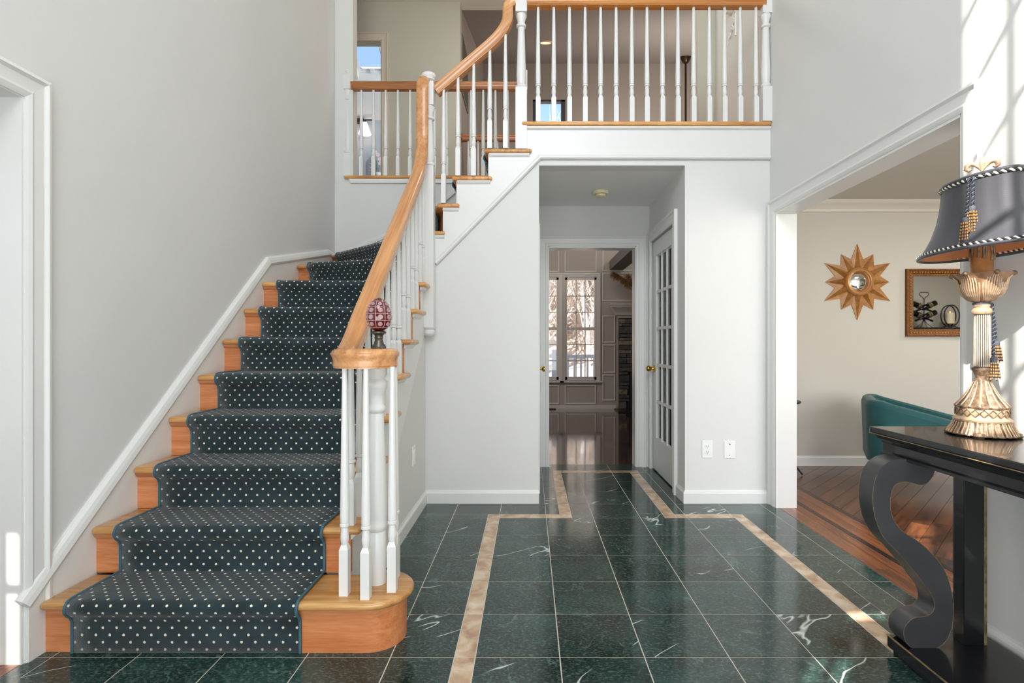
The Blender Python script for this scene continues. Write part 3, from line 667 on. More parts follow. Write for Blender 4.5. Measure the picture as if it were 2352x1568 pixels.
# nosings of the balconies (edge of the upper floor)
o = plank([(-.055,3.730),(1.698,3.730),(1.698,3.89),(-.055,3.89)], F2-.03, F2, 'balcony_nosing', m_oak_x, None); tag(o, 'oak nosing board along the front balcony edge', 'nosing')
o = plank([(-1.70,4.87),(-.06,4.87),(-.06,4.985),(-1.62,4.985),(-1.62,4.90),(-1.70,4.90)], F2R-.03, F2R, 'balcony_nosing', m_oak_x, None); tag(o, 'oak nosing board along the balcony edge behind the stair', 'nosing')
rn = MB().prism([(-1.66,2.637),(-.07,2.637),(-.07,2.60),(-1.64,2.60)], 'y', 4.882, 4.899); struct('trim_25', rn, m_trim, 'white moulding under the rear balcony nosing', 'trim')
B(-.09, -.03, 3.892, 4.868, F2-.03, F2).build('landing_nosing', m_oak_y, stair)

# ------------------------------------------------------------------ runner
runner = thing('stair_runner', 'dark blue-green stair runner carpet with rows of cream dots', 'carpet', (-1.25, Y1, 0))
LN = {}
for k in range(1, 9): LN[k] = ((-1.665, YK(k)), (-.835, YK(k)))
LN[9] = ((-1.665, 4.014), (-.835, 3.744)); LN[10] = ((-1.70, 4.703), (-.815, 3.849)); LN[11] = ((-1.005, 4.79), (-.69, 3.87))
LN[12] = ((-.545, 4.79), (-.545, 3.87)); LN[13] = ((-.318, 4.79), (-.318, 3.87)); LN[14] = ((-.09, 4.79), (-.09, 3.87))
rowsL, rowsR = [], []
T = .011
for k in range(1, 14):
    A, Bp = Vector((*LN[k][0], 0)), Vector((*LN[k][1], 0)); d = (Bp-A).normalized(); n = Vector((d.y, -d.x, 0))      # downhill
    z0, z = ZK(k-1), ZK(k)
    pr = [(-.03+T, z0+(T if k > 1 else .002)), (-.03+T, z0+.06), (-.03+T, z-.075), (-.022+T, z-.056), (-.006+T, z-.042), (.002+T, z-.03), (.004+T, z-.016), (0+T*.8, z-.002), (-.004+T*.3, z+T*.75), (-.018, z+T), (-.06, z+T)]
    for off, zz in pr:
        rowsL.append(A+n*off+Vector((0,0,zz))); rowsR.append(Bp+n*off+Vector((0,0,zz)))
    nx = LN.get(k+1)
    A2, B2 = Vector((*nx[0], 0)), Vector((*nx[1], 0)); d2 = (B2-A2).normalized(); n2 = Vector((d2.y, -d2.x, 0))
    rowsL.append(A2+n2*(-.03+T+.001)+Vector((0,0,z+T))); rowsR.append(B2+n2*(-.03+T+.001)+Vector((0,0,z+T)))
NS = 10; me = bpy.data.meshes.new('runner_carpet'); vs, fs, uvv = [], [], []
v = 0
for i, (a, b) in enumerate(zip(rowsL, rowsR)):
    if i: v += ((a-rowsL[i-1]).length+(b-rowsR[i-1]).length)/2
    for j in range(NS+1):
        vs.append(a.lerp(b, j/NS)-ORG[runner]); uvv.append(((a-b).length*(j/NS-.5)+5, v))
for i in range(len(rowsL)-1):
    for j in range(NS):
        q = i*(NS+1)+j; fs.append((q, q+1, q+NS+2, q+NS+1))
me.from_pydata(vs, [], fs); ul = me.uv_layers.new(name='UVMap')
for p in me.polygons:
    p.use_smooth = True
    for li in p.loop_indices: ul.data[li].uv = uvv[me.loops[li].vertex_index]
me.materials.append(m_carpet)
o = place('carpet_strip', me, runner, ORG[runner])
so = o.modifiers.new('thickness', 'SOLIDIFY'); so.thickness = .008; so.offset = -1
for rr in (rowsL, rowsR): MB().tube(rr, .0055, 6).build('edge_binding', m_bind, runner, smooth=60)

# ------------------------------------------------------------------ balustrades
BAL = {}
def baluster_mesh(h, sq=.17, w=.0165):
    key = (round(h, 3), sq, w)
    if key in BAL: return BAL[key]
    m = MB(); m.box(-w, w, -w, w, 0, sq)
    seg = 12; r0 = w*.72
    m.lathe([(w*1.414, sq), (r0*1.25, sq+.018)], (0,0,0), 4, a0=PI/4)
    pr = [(r0, sq+.017), (w*.95, sq+.035), (w*1.0, sq+.045), (w*.8, sq+.075), (w*.78, sq+.082), (w*1.12, sq+.086), (w*1.12, sq+.094), (w*.82, sq+.098), (w*1.0, sq+.10), (w*1.05, sq+.14), (w*.62, h-.04), (w*.6, h)]
    m.lathe(pr, (0,0,0), seg)
    BAL[key] = m.mesh('baluster', m_trim, smooth=50)
    return BAL[key]
def baluster(parent, x, y, z0, z1, sq=.17):
    return place('baluster', baluster_mesh(round(z1-z0, 2), sq), parent, (x, y, z0))
def newel(parent, x, y, spec, name='newel_post'):
    """spec: ('sq', half width, z0, z1) or ('turn', [(r,z)...])"""
    m = MB()
    for s in spec:
        if s[0] == 'sq': m.box(x-s[1], x+s[1], y-s[1], y+s[1], s[2], s[3])
        else: m.lathe(s[1], (x, y, 0), 20)
    return m.build(name, m_trim, parent, smooth=45)
def turned(z0, z1, r):
    """tapered newel shaft between two square blocks"""
    L = z1-z0
    return [(r*1.0,z0),(r*1.25,z0+.008),(r*1.25,z0+.02),(r*.9,z0+.03),(r*1.05,z0+.05),(r*1.1,z0+.1*L+.05),(r*.78,z1-.11),(r*.76,z1-.10),(r*1.12,z1-.092),(r*1.12,z1-.078),(r*.78,z1-.07),(r*.9,z1-.05),(r*1.2,z1-.02),(r*1.2,z1-.008),(r*1.0,z1)]
def ball(z, r): return [(.001,z)]+[(r*.5,z),(r*.55,z+.01),(r*.9,z+.02)]+[(r*math.cos(a), z+.02+r*.55+r*.6*math.sin(a)) for a in (-.6,-.2,.2,.6,1.0,1.35)]+[(.001,z+.02+r*1.15)]
# rail section: a across the vertical (up), b sideways
RH = [(-.036,.031),(-.030,.031),(-.0285,.0335),(-.022,.0335),(-.012,.0325),(.003,.0355),(.012,.0395),(.022,.0395),(.031,.034),(.037,.020)]
RAILP = [(a, -b) for a, b in RH]+[(a, b) for a, b in reversed(RH)]
def bez(p0, p1, p2, n=7): return [tuple((Vector(p0)*(1-t)**2+Vector(p1)*2*t*(1-t)+Vector(p2)*t*t)) for t in [i/n for i in range(n+1)]]

bal1 = thing('stair_balustrade', 'white turned balusters and curling oak handrail of the lower stair flight', 'balustrade', (-.72, 2.1, 0))
XRAIL = -.73; rz = lambda y: 1.205+(y-2.281)*.845
ZV = 1.072
path = [(XRAIL,2.07,ZV)]+bez((XRAIL,2.09,ZV), (XRAIL,2.155,ZV), (XRAIL,2.30,rz(2.30)), 6)
path += bez((XRAIL,3.45,rz(3.45)), (XRAIL,3.63,rz(3.63)), (XRAIL,3.645,2.55), 7)
path += [(XRAIL,3.645,2.84)]+bez((XRAIL,3.645,2.86), (XRAIL,3.645,2.93), (XRAIL,3.70,2.935), 4)
# in-plane frame: N along +X, side = T x N = up for a rail running +Y
MB().sweep(path, RAILP, (1,0,0), flip=True).build('handrail', m_rail, bal1, smooth=50)
# volute
vc = Vector((-.622, 2.07, ZV)); sp = []
for i in range(0, 41):
    t = i/40; a = PI+t*PI*2.6; r = .104-(.104-.022)*t**1.1
    sp.append(tuple(vc+Vector((r*math.cos(a), r*math.sin(a), 0))))
MB().sweep(sp, [(b, a) for a, b in RAILP], (0,0,1)).build('volute', m_rail, bal1, smooth=50)
MB().lathe([(.001,-.0355),(.060,-.0355),(.066,-.02),(.072,.006),(.07,.022),(.055,.036),(.001,.0365)], tuple(vc+Vector((.012,.012,0))), 28).build('volute_eye', m_rail, bal1, smooth=50)
N1 = (-.600, 2.09)
newel(bal1, *N1, [('turn', [(.036,ZK(1)),(.036,ZK(1)+.20),(.033,ZK(1)+.205),(.041,ZK(1)+.215),(.043,ZK(1)+.23),(.038,ZK(1)+.245),(.042,ZK(1)+.26),(.042,ZK(1)+.30),(.028,ZK(1)+.66),(.027,ZK(1)+.665),(.036,ZK(1)+.675),(.036,ZK(1)+.69),(.027,ZK(1)+.70),(.028,ZK(1)+.74),(.040,ZK(1)+.765),(.042,ZK(1)+.785),(.030,ZK(1)+.80),(.040,ZK(1)+.815),(.040,ZV-.03)])])
for x, y in ((-.690,1.990), (-.602,1.962), (-.520,2.020), (-.54,2.14)): baluster(bal1, x, y, ZK(1), ZV-.028)
baluster(bal1, -.735, YK(2)+.045, ZK(2), rz(YK(2)+.045)-.03); baluster(bal1, -.735, YK(2)+.155, ZK(2), rz(YK(2)+.155)-.03)
for k in range(3, 9):
    for dy in (.045, .158):
        y = YK(k)+dy; zt = rz(y)-.03 if y < 3.5 else min(2.5, rz(y)+.02)
        baluster(bal1, -.735, y, ZK(k), zt)
# middle newel with ball cap and drop
XN, YN = -.703, 3.715
newel(bal1, XN, YN, [('sq', .040, 1.24, 2.36), ('turn', turned(2.36, 2.78, .036)), ('sq', .040, 2.78, 2.94), ('turn', ball(2.94, .052))])
MB().lathe([(.001,1.175),(.03,1.18),(.042,1.195),(.046,1.21),(.040,1.224),(.050,1.232),(.054,1.24),(.001,1.241)], (XN, YN, 0), 20).build('newel_drop', m_trim, bal1, smooth=50)
MB().lathe([(.001,3.664),(.037,3.664),(.037,3.676),(.001,3.676)], (XRAIL, 0, 2.935), 16, axis='y').build('rail_rosette', m_rail, bal1, smooth=50)

bal2 = thing('upper_stair_balustrade', 'white balusters and rising oak handrail of the short upper flight', 'balustrade', (-.35, 3.74, 2.0))
YRL = 3.757; rx = lambda x: 2.895+(x+.67)*.854
path = [(-.66,YRL,rx(-.66)), (-.35,YRL,rx(-.35))]+bez((-.30,YRL,rx(-.30)), (-.165,YRL,rx(-.165)), (-.152,YRL,3.42), 8)+bez((-.152,YRL,3.47), (-.152,YRL,3.535), (-.10,YRL,3.535), 4)
MB().sweep(path, RAILP, (0,1,0), flip=False).build('handrail', m_rail_x, bal2, smooth=50)
for px, k in ((1019,11), (1052,12), (1088,12), (1125,13), (1161,13)):
    x = X_(px, 3.742); baluster(bal2, x, 3.742, ZK(k), rx(x)-.028, .19)
XT = -.058
newel(bal2, XT, 3.776, [('sq', .040, ZK(13), 2.93), ('turn', turned(2.93, 3.46, .031)), ('sq', .040, 3.46, 3.66)])

bal3 = thing('balcony_balustrade', 'white balusters under an oak rail along the front balcony', 'balustrade', (.8, 3.75, F2))
MB().sweep([(XT+.042,3.757,3.535),(1.66,3.757,3.535)], RAILP, (0,1,0), flip=False).build('handrail', m_rail_l, bal3, smooth=50)
for px in (1236,1272,1308,1344,1379.5,1415,1451,1486,1521.5,1557,1593,1629,1664,1700,1736): baluster(bal3, X_(px, 3.76), 3.76, F2, 3.507)
newel(bal3, 1.668, 3.76, [('sq', .032, F2, 2.93), ('turn', turned(2.93, 3.45, .029)), ('sq', .032, 3.45, 3.66)])

bal4 = thing('rear_balcony_balustrade', 'white balusters under a brown oak rail along the balcony behind the stair', 'balustrade', (-.85, 4.92, F2R))
MB().sweep([(-1.64,4.915,3.50),(-.07,4.915,3.50)], RAILP, (0,1,0), flip=False).build('handrail', m_rail_d, bal4, smooth=50)
for i in range(13): baluster(bal4, X_(830, 4.915)+i*.1125, 4.915, F2R, 3.472)
newel(bal4, X_(797, 4.9), 4.93, [('sq', .034, F2R, 2.88), ('turn', turned(2.88, 3.47, .03)), ('sq', .034, 3.47, 3.60), ('turn', ball(3.60, .034))])
newel(bal4, -.055, 4.93, [('sq', .036, F2R, 2.9), ('turn', turned(2.9, 3.46, .03)), ('sq', .036, 3.46, 3.64)])
bal5 = thing('overlook_balustrade', 'distant oak rail with white balusters overlooking the family room', 'balustrade', (1.0, 6.28, F2R))
MB().sweep([(-.79,6.27,3.545),(4.6,6.27,3.545)], RAILP, (0,1,0), flip=False).build('handrail', m_rail_d, bal5, smooth=50)
MB().lathe([(.001,-.80),(.05,-.80),(.05,-.782),(.001,-.782)], (0, 6.27, 3.545), 16, axis='x').build('rail_rosette', m_rail_d, bal5, smooth=50)
bm5 = baluster_mesh(.84)
for i in range(46): place('baluster', bm5, bal5, (-.72+i*.115, 6.27, F2R))

# egg finial standing on the volute
egg = thing('glass_egg_finial', 'ruby red cut glass egg on a pewter foot, standing on the handrail curl', 'ornament', (N1[0]+.012, N1[1]-.01, ZV+.0365))
ec = (N1[0]+.012, N1[1]-.01, ZV+.0365)
MB().lathe([(.001,0),(.028,0),(.028,.005),(.026,.012),(.019,.02),(.017,.03),(.0155,.032),(.0155,.04),(.018,.042),(.016,.046),(.0165,.052),(.022,.058),(.028,.060),(.028,.066),(.022,.07),(.001,.07)], ec, 24).build('pewter_foot', plain('dark_pewter', '#5d5852', .3, .85, var=.2, vscale=30), egg, smooth=50)
def egg_r(t): return .047*math.sqrt(max(0, 1-(2*t-1)**2))*(1+.14*(1-2*t))
prof = [(max(.001, egg_r(i/20)), .066+.134*i/20) for i in range(21)]
red = MB().lathe(prof, ec, 32).build('glass_egg', plain('ruby_glass', '#5a0a12', .08, coat=.6), egg, smooth=70)
m_cut = plain('frosted_cut_glass', '#bd9a9c', .3, var=.1, vscale=80)
for ring, (t, rr) in enumerate(((.22,.0085),(.42,.0095),(.62,.009),(.80,.0072))):
    nb = 8
    for k in range(nb):
        a = 2*PI*k/nb+PI/8; r = egg_r(t); z = .066+.134*t
        nrm = Vector((math.cos(a), math.sin(a), (t-.45)*1.3)).normalized()
        m = MB(); q = nrm.to_track_quat('Z', 'Y').to_matrix().to_4x4()
        m.lathe([(rr*.25,.0),(rr*.25,.002),(rr*.45,.002),(rr*.45,.0004),(rr*.7,.0004),(rr*.7,.0018),(rr,.0018),(rr,-.001)], (0,0,0), 12)
        m.xform(Matrix.Translation(Vector(ec)+Vector((r*math.cos(a), r*math.sin(a), z))) @ q); m.build('cut_disc', m_cut, red, smooth=40)
for k in range(8):
    a = 2*PI*k/8
    MB().tube([tuple(Vector(ec)+Vector(((egg_r(t)+.0004)*math.cos(a), (egg_r(t)+.0004)*math.sin(a), .066+.134*t))) for t in [.12+.8*i/12 for i in range(13)]], .0013, 5).build('cut_line', m_cut, red)
for t in (.12, .32, .52, .71, .88):
    MB().tube([tuple(Vector(ec)+Vector(((egg_r(t)+.0004)*math.cos(a), (egg_r(t)+.0004)*math.sin(a), .066+.134*t))) for a in [2*PI*i/32 for i in range(32)]], .0012, 5, closed=True).build('cut_line', m_cut, red)

# ------------------------------------------------------------------ glazed hall door
fd = thing('door_2', 'white French door with fifteen small panes and brass hinges in the little hall', 'door', (1.125, 4.43, 0), kind='structure')
DX0, DX1, DY0, DY1, DZ0, DZ1 = 1.112, 1.147, 4.062, 4.79, .012, 2.03
gy0, gy1, gz0, gz1 = DY0+.11, DY1-.11, .30, 1.90
fr = MB(); fr.box(DX0,DX1,DY0,gy0,DZ0,DZ1); fr.box(DX0,DX1,gy1,DY1,DZ0,DZ1); fr.box(DX0,DX1,gy0,gy1,DZ0,gz0); fr.box(DX0,DX1,gy0,gy1,gz1,DZ1)
fr.build('door_frame', m_trim, fd)
for i in (1, 2): y = gy0+(gy1-gy0)*i/3; B(DX0+.004,DX1-.004,y-.012,y+.012,gz0,gz1).build('muntin', m_trim, fd)
for j in range(1, 5): z = gz0+(gz1-gz0)*j/5; B(DX0+.005,DX1-.005,gy0,gy1,z-.012,z+.012).build('muntin', m_trim, fd)
for i in range(3):
    for j in range(5):
        B(1.128,1.131,gy0+(gy1-gy0)*i/3+.012,gy0+(gy1-gy0)*(i+1)/3-.012,gz0+(gz1-gz0)*j/5+.012,gz0+(gz1-gz0)*(j+1)/5-.012).build('pane', m_glass_door, fd)
# gathered sheer behind the panes
cu = []; n = 60
for i in range(n+1): cu.append((1.1335+.0015*math.sin(i*1.9), gy0-.05+(gy1-gy0+.10)*i/n))
cm = MB(); cm.prism(cu+[(x+.002, y) for x, y in reversed(cu)], 'z', gz0-.03, gz1+.03); cm.build('sheer_curtain', plain('grey_sheer', '#dadbde', .8), fd)
for z in (.27, 1.05, 1.80):
    h = MB().tube([(1.106,4.058,z-.05),(1.106,4.058,z+.05)], .007, 10)
    for e in (-1, 1): h.lathe([(.001,0),(.006,.003),(.004,.008),(.006,.012),(.001,.018)] if e > 0 else [(.001,-.018),(.006,-.012),(.004,-.008),(.006,-.003),(.001,0)], (1.106,4.058,z+e*.05), 10)
    h.build('hinge', m_brass, fd, smooth=50)
MB().lathe([(.001,0),(.03,0),(.03,-.006),(.012,-.01),(.009,-.025),(.02,-.035),(.027,-.048),(.026,-.06),(.016,-.07),(.001,-.072)], (DX0,4.735,.905), 20, axis='x').build('door_knob', m_brass, fd, smooth=50)
# closet dark behind the sheer
struct('wall_closet', B(1.5, 1.55, 4.0, 4.9, 0, 2.4), m_wall, 'back of the closet behind the glazed door', 'wall')
# closet door on the hall's left side: its knob sticks out past the corner
cd = thing('door_3', 'white flush hall door on the left, only its brass knob showing past the corner', 'door', (.07, 4.4, 0), kind='structure')
B(.068,.08,4.0,4.72,0,2.03).build('door_leaf', m_trim, cd)
MB().lathe([(.001,0),(.028,0),(.028,.005),(.010,.009),(.009,.028),(.018,.034),(.024,.044),(.022,.054),(.001,.058)], (.08,4.64,.905), 18, axis='x').build('door_knob', m_brass, cd, smooth=50)

# ------------------------------------------------------------------ plates, detectors
def plate(x0, x1, z0, z1, y, label, sockets):
    t = thing('wall_plate', label, 'outlet' if sockets else 'wall plate', ((x0+x1)/2, y, z0))
    cx, cz = (x0+x1)/2, (z0+z1)/2
    B(x0, x1, y-.006, y, z0, z1).build('cover', m_white_plastic, t, bevel=.002)
    if sockets:
        for dz in (-.02, .02):
            s = MB().lathe([(.001,0),(.0165,0),(.0165,-.003),(.001,-.003)], (cx, y-.006, cz+dz), 16, axis='y').build('socket', m_white_plastic, t, smooth=40)
            for dx in (-.006, .006): B(cx+dx-.0013, cx+dx+.0013, y-.0096, y-.0088, cz+dz-.002, cz+dz+.007).build('slot', m_dark, s)
            B(cx-.002, cx+.002, y-.0096, y-.0088, cz+dz-.010, cz+dz-.006).build('slot', m_dark, s)
    else:
        MB().lathe([(.001,0),(.004,0),(.004,-.004),(.001,-.004)], (cx, y-.006, z1-.022), 10, axis='y').build('screw', m_dark, t)
        MB().lathe([(.001,0),(.003,0),(.003,-.002),(.001,-.002)], (cx, y-.006, z0+.022), 10, axis='y').build('screw', m_brass, t)
plate(X_(1612,YB), X_(1636,YB), Z_(1051,YB), Z_(1011,YB), YB, 'white duplex power outlet low on the grey wall beside the hall', True)
plate(X_(1663,YB), X_(1688,YB), Z_(1052,YB), Z_(1012,YB), YB, 'white cable plate with two screws beside the power outlet', False)
t = thing('wall_plate', 'white outlet plate on the wall under the stair balusters', 'outlet', (SX+.001, 3.38, .30))
B(SX, SX+.006, 3.335, 3.41, .36, .48).build('cover', m_white_plastic, t, bevel=.002)
for dz in (.40, .44): MB().lathe([(.001,0),(.0165,0),(.0165,.003),(.001,.003)], (SX+.006, 3.372, dz), 14, axis='x').build('socket', m_white_plastic, t, smooth=40)
sm = thing('smoke_detector', 'cream smoke detector on the little hall ceiling', 'smoke detector', (X_(1380,4.41), 4.41, HZ-.045))
c = (X_(1380,4.41), 4.41, HZ); cream = plain('cream_plastic', '#e6dcb8', .5)
MB().lathe([(.001,0),(.064,0),(.066,-.006),(.064,-.018),(.058,-.024),(.001,-.024)], c, 28).build('body', cream, sm, smooth=40)
MB().lathe([(.001,-.024),(.04,-.024),(.044,-.03),(.042,-.042),(.034,-.046),(.001,-.047)], c, 28).build('vent_cap', cream, sm, smooth=40)
sm2 = thing('smoke_alarm', 'white round alarm high on the wall beside the balcony', 'smoke detector', (XR, 4.48, 3.90))
MB().lathe([(.001,0),(.06,0),(.06,-.02),(.045,-.04),(.001,-.042)], (XR, 4.48, 3.96), 20, axis='x').build('body', m_white_plastic, sm2, smooth=40)
wd = thing('wall_ornament', 'small white scrolled ornament hung on the wall beside the balcony', 'ornament', (XR, 4.46, 3.66))
B(XR-.012, XR, 4.375, 4.385, 3.66, 3.86).build('bar', m_white_plastic, wd)
MB().sweep([(XR-.012,4.375,3.86),(XR-.012,4.56,3.68)], [(0,0),(.012,0),(.012,.012),(0,.012)], (1,0,0)).build('bar', m_white_plastic, wd)
for i, (y, z) in enumerate(((4.41,3.80),(4.45,3.765),(4.50,3.725),(4.42,3.74))):
    MB().tube([(XR-.01, y+.018*math.cos(a), z+.018*math.sin(a)) for a in [i*.7 for i in range(8)]], .005, 6).build('scroll', m_white_plastic, wd, smooth=60)

# ------------------------------------------------------------------ console table
con = thing('console_table', 'black console table with S-scroll front leg and worn gold edges, against the right wall', 'table', (1.5, 1.44, 0))
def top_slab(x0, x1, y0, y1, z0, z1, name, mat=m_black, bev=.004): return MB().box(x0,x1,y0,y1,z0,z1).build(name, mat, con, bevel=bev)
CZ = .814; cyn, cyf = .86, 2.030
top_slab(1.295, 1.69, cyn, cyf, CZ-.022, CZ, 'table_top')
MB().sweep([(1.69,cyf,CZ-.0235),(1.295,cyf,CZ-.0235),(1.295,cyn,CZ-.0235),(1.69,cyn,CZ-.0235)], [(-.003,.001),(.0,.0015),(.0012,.0),(.0,-.0015),(-.003,-.0015)], (0,0,1)).build('worn_edge', m_wornedge, con)
# cyma frieze under the top
MB().sweep([(1.69,cyf-.012,CZ-.022),(1.307,cyf-.012,CZ-.022),(1.307,cyn+.012,CZ-.022),(1.69,cyn+.012,CZ-.022)], [(-.05,0),(0,0),(-.002,-.01),(-.012,-.022),(-.02,-.034),(-.02,-.062),(-.014,-.068),(-.014,-.078),(-.05,-.078)], (0,0,1)).build('apron', m_black, con, smooth=30)
top_slab(1.34, 1.68, cyn+.04, cyf-.04, CZ-.1, CZ-.022, 'apron_core', bev=0)
top_slab(1.312, 1.67, cyn+.06, 1.955, .02, .063, 'plinth', bev=.004); top_slab(1.325, 1.66, cyn+.08, 1.94, 0, .03, 'plinth_foot', bev=.002)
MB().sweep([(1.67,1.955,.0625),(1.312,1.955,.0625),(1.312,cyn+.06,.0625)], [(-.003,.001),(.0005,.001),(.001,-.003),(-.002,-.003)], (0,0,1)).build('worn_edge', m_wornedge, con)
S_PX = [(740,385),(700,402),(660,430),(640,455),(625,480),(608,540),(603,600),(607,660),(620,720),(640,770),(665,815),(700,850),(745,895),(790,950),(830,995),(870,1050),(905,1095),(920,1130),(927,1165),(918,1195),(895,1215),(860,1222),(820,1228),(790,1250),(770,1280),(765,1310),(775,1350),(810,1385),(875,1392),(940,1385),(985,1350),(1010,1300),(1022,1250),(1027,1180),(1020,1110),(1003,1040),(975,970),(930,910),(880,860),(830,820),(780,790),(745,760),(720,725),(703,690),(695,640),(697,600),(702,565),(725,530),(770,515),(820,525),(860,532),(890,520),(915,490),(928,460),(930,420),(930,385)]
LY0, LY1 = 1.865, 1.945
S_XZ = [(X_(1740+x*.4387, LY0), Z_(880+y*.4387, LY0)) for x, y in S_PX]
S_XZ = [(x, min(z, CZ-.095) if i in (0,1,54,55) else max(z, .062)) for i, (x, z) in enumerate(S_XZ)]
S_XZ[0] = (S_XZ[0][0], CZ-.09); S_XZ[-1] = (S_XZ[-1][0], CZ-.09)
def smooth_line(P, n=3):
    out = [P[0]]
    for i in range(len(P)-1):
        p0, p1, p2, p3 = (Vector(P[max(0, min(len(P)-1, j))]) for j in (i-1, i, i+1, i+2))
        for k in range(1, n+1):
            t = k/n; out.append(tuple(.5*(2*p1+(p2-p0)*t+(2*p0-5*p1+4*p2-p3)*t*t+(3*p1-p0-3*p2+p3)*t**3)))
    return out
S_XZ = smooth_line(S_XZ)
def scroll(y0, y1):
    l = MB().prism(S_XZ, 'y', y0, y1).build('scroll_leg', m_black_sheen, con, smooth=35)
    for y in (y0, y1): MB().tube([(x, y, z) for x, z in S_XZ[12:-8]], .0008, 5).build('worn_edge', m_wornedge, l)
scroll(LY0, LY1); scroll(.95, 1.03)
for y in (1.88, .96):
    l = B(1.535, 1.607, y, y+.05, .063, CZ-.09).build('back_post', m_black, con, bevel=.002)
    B(1.607, 1.618, y+.002, y+.05, .063, CZ-.09).build('worn_edge', m_wornedge, l)

# ------------------------------------------------------------------ table lamp
LX, LYY = 1.56, 1.835
lamp = thing('table_lamp', 'antique gold candlestick lamp with a black flared shade and tassels, on the console', 'lamp', (LX, LYY, CZ))
def gold_lathe(name, prof, mat=m_gold, seg=40, flute=0, amp=0, parent=lamp):
    m = MB().lathe([(r, h) for r, h in prof], (LX, LYY, CZ), seg)
    if flute:
        for i, v in enumerate(m.v):
            dx, dy = v[0]-LX, v[1]-LYY; r = math.hypot(dx, dy)
            if r > .004:
                a = math.atan2(dy, dx); k = 1+amp*math.cos(flute*a); m.v[i] = (LX+dx*k, LYY+dy*k, v[2])
    return m.build(name, mat, parent, smooth=60)
gold_lathe('base', [(.001,.012),(.088,.012),(.095,.004),(.098,.006),(.09,.02),(.082,.034),(.078,.05),(.001,.05)], flute=26, amp=.03, seg=104)
for k in range(44):
    a = 2*PI*k/44; MB().tube([(LX+r*math.cos(a), LYY+r*math.sin(a), CZ+z) for r, z in ((.079,.048),(.084,.034),(.092,.02),(.098,.008))], [.0015,.002,.0026,.003], 5).build('skirt_rib', m_gold_b, lamp, smooth=60)
for k in range(16):
    a = 2*PI*k/16; MB().tube([(LX+r*math.cos(a), LYY+r*math.sin(a), CZ+z) for r, z in ((.024,.184),(.031,.168),(.041,.146),(.054,.125),(.067,.109),(.073,.1))], [.0012,.0018,.0025,.003,.0032,.004], 6).build('bell_rib', m_gold_b, lamp, smooth=60)
for k in range(4):
    a = PI/4+k*PI/2; MB().lathe([(.001,0),(.014,0),(.018,.006),(.014,.016),(.001,.02)], (LX+.088*math.cos(a), LYY+.088*math.sin(a), CZ), 12).build('foot', m_gold, lamp, smooth=50)
gold_lathe('base_band', [(.001,.05),(.080,.05),(.082,.056),(.074,.062),(.070,.066),(.072,.075),(.073,.085),(.070,.094),(.001,.094)], m_gold_b, 48)
for k in range(20):     # lattice on the band
    a0, a1 = 2*PI*k/20, 2*PI*(k+1)/20
    for p, q in ((.068,.092),(.092,.068)):
        MB().tube([(LX+.0735*math.cos(a0), LYY+.0735*math.sin(a0), CZ+p), (LX+.0745*math.cos((a0+a1)/2), LYY+.0745*math.sin((a0+a1)/2), CZ+(p+q)/2), (LX+.0735*math.cos(a1), LYY+.0735*math.sin(a1), CZ+q)], .0016, 5).build('lattice', m_gold, lamp)
gold_lathe('base_bell', [(.001,.094),(.072,.094),(.074,.1),(.066,.108),(.052,.125),(.038,.15),(.027,.175),(.022,.188),(.001,.19)], m_gold, 64, 8, .05)
gold_lathe('lower_capital', [(.001,.188),(.021,.188),(.019,.2),(.022,.212),(.027,.222),(.029,.226),(.029,.232),(.001,.232)], m_gold, 24)
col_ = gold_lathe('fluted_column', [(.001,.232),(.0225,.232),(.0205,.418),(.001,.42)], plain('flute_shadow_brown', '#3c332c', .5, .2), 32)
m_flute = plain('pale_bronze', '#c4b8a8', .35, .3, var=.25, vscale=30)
for k in range(24):
    a = 2*PI*k/24; MB().tube([(LX+r*math.cos(a), LYY+r*math.sin(a), CZ+z) for r, z in ((.0228,.236),(.0208,.414))], .0019, 6).build('flute', m_flute, col_, smooth=60)
gold_lathe('upper_capital', [(.001,.416),(.026,.416),(.029,.422),(.029,.43),(.022,.438),(.025,.446),(.025,.452),(.018,.458),(.001,.46)], m_gold_b, 24)
cup = gold_lathe('leaf_cup', [(.001,.456),(.02,.456),(.034,.462),(.052,.48),(.06,.5),(.062,.52),(.068,.537),(.08,.549),(.083,.553),(.078,.553),(.06,.538),(.03,.53),(.001,.53)], plain('cup_brown_gold', '#9a7458', .45, .2, var=.3, vscale=40), 72, 6, .045)
for k in range(6):     # acanthus leaves with ribs
    a = 2*PI*k/6+.3
    for j in (-4,-3,-2,-1,0,1,2,3,4):
        pts = []
        for i in range(8):
            t = i/7; r = (.022, .038, .054, .0635, .0665, .071, .08, .085)[i]; z = (.46, .466, .482, .502, .52, .537, .549, .551)[i]
            aa = a+j*.115*(.35+.65*math.sin(PI*min(1, t*.9+.1)))
            pts.append((LX+r*math.cos(aa), LYY+r*math.sin(aa), CZ+z))
        e = 8 if j == 0 else 7-abs(j)//2
        MB().tube(pts[:e], [.0034-.0016*i/8 for i in range(e)], 5).build('leaf_rib', m_gold_b, cup, smooth=60)
    MB().lathe([(.001,-.008),(.008,-.004),(.009,.002),(.005,.008),(.001,.009)], (LX+.082*math.cos(a), LYY+.082*math.sin(a), CZ+.551), 10).build('leaf_curl', m_gold, cup, smooth=60)
sleeve = gold_lathe('candle_sleeve', [(.001,.53),(.031,.53),(.031,.645),(.026,.648),(.001,.648)], plain('candle_bronze', '#b07a48', .4, .3, var=.25, vscale=25), 28)
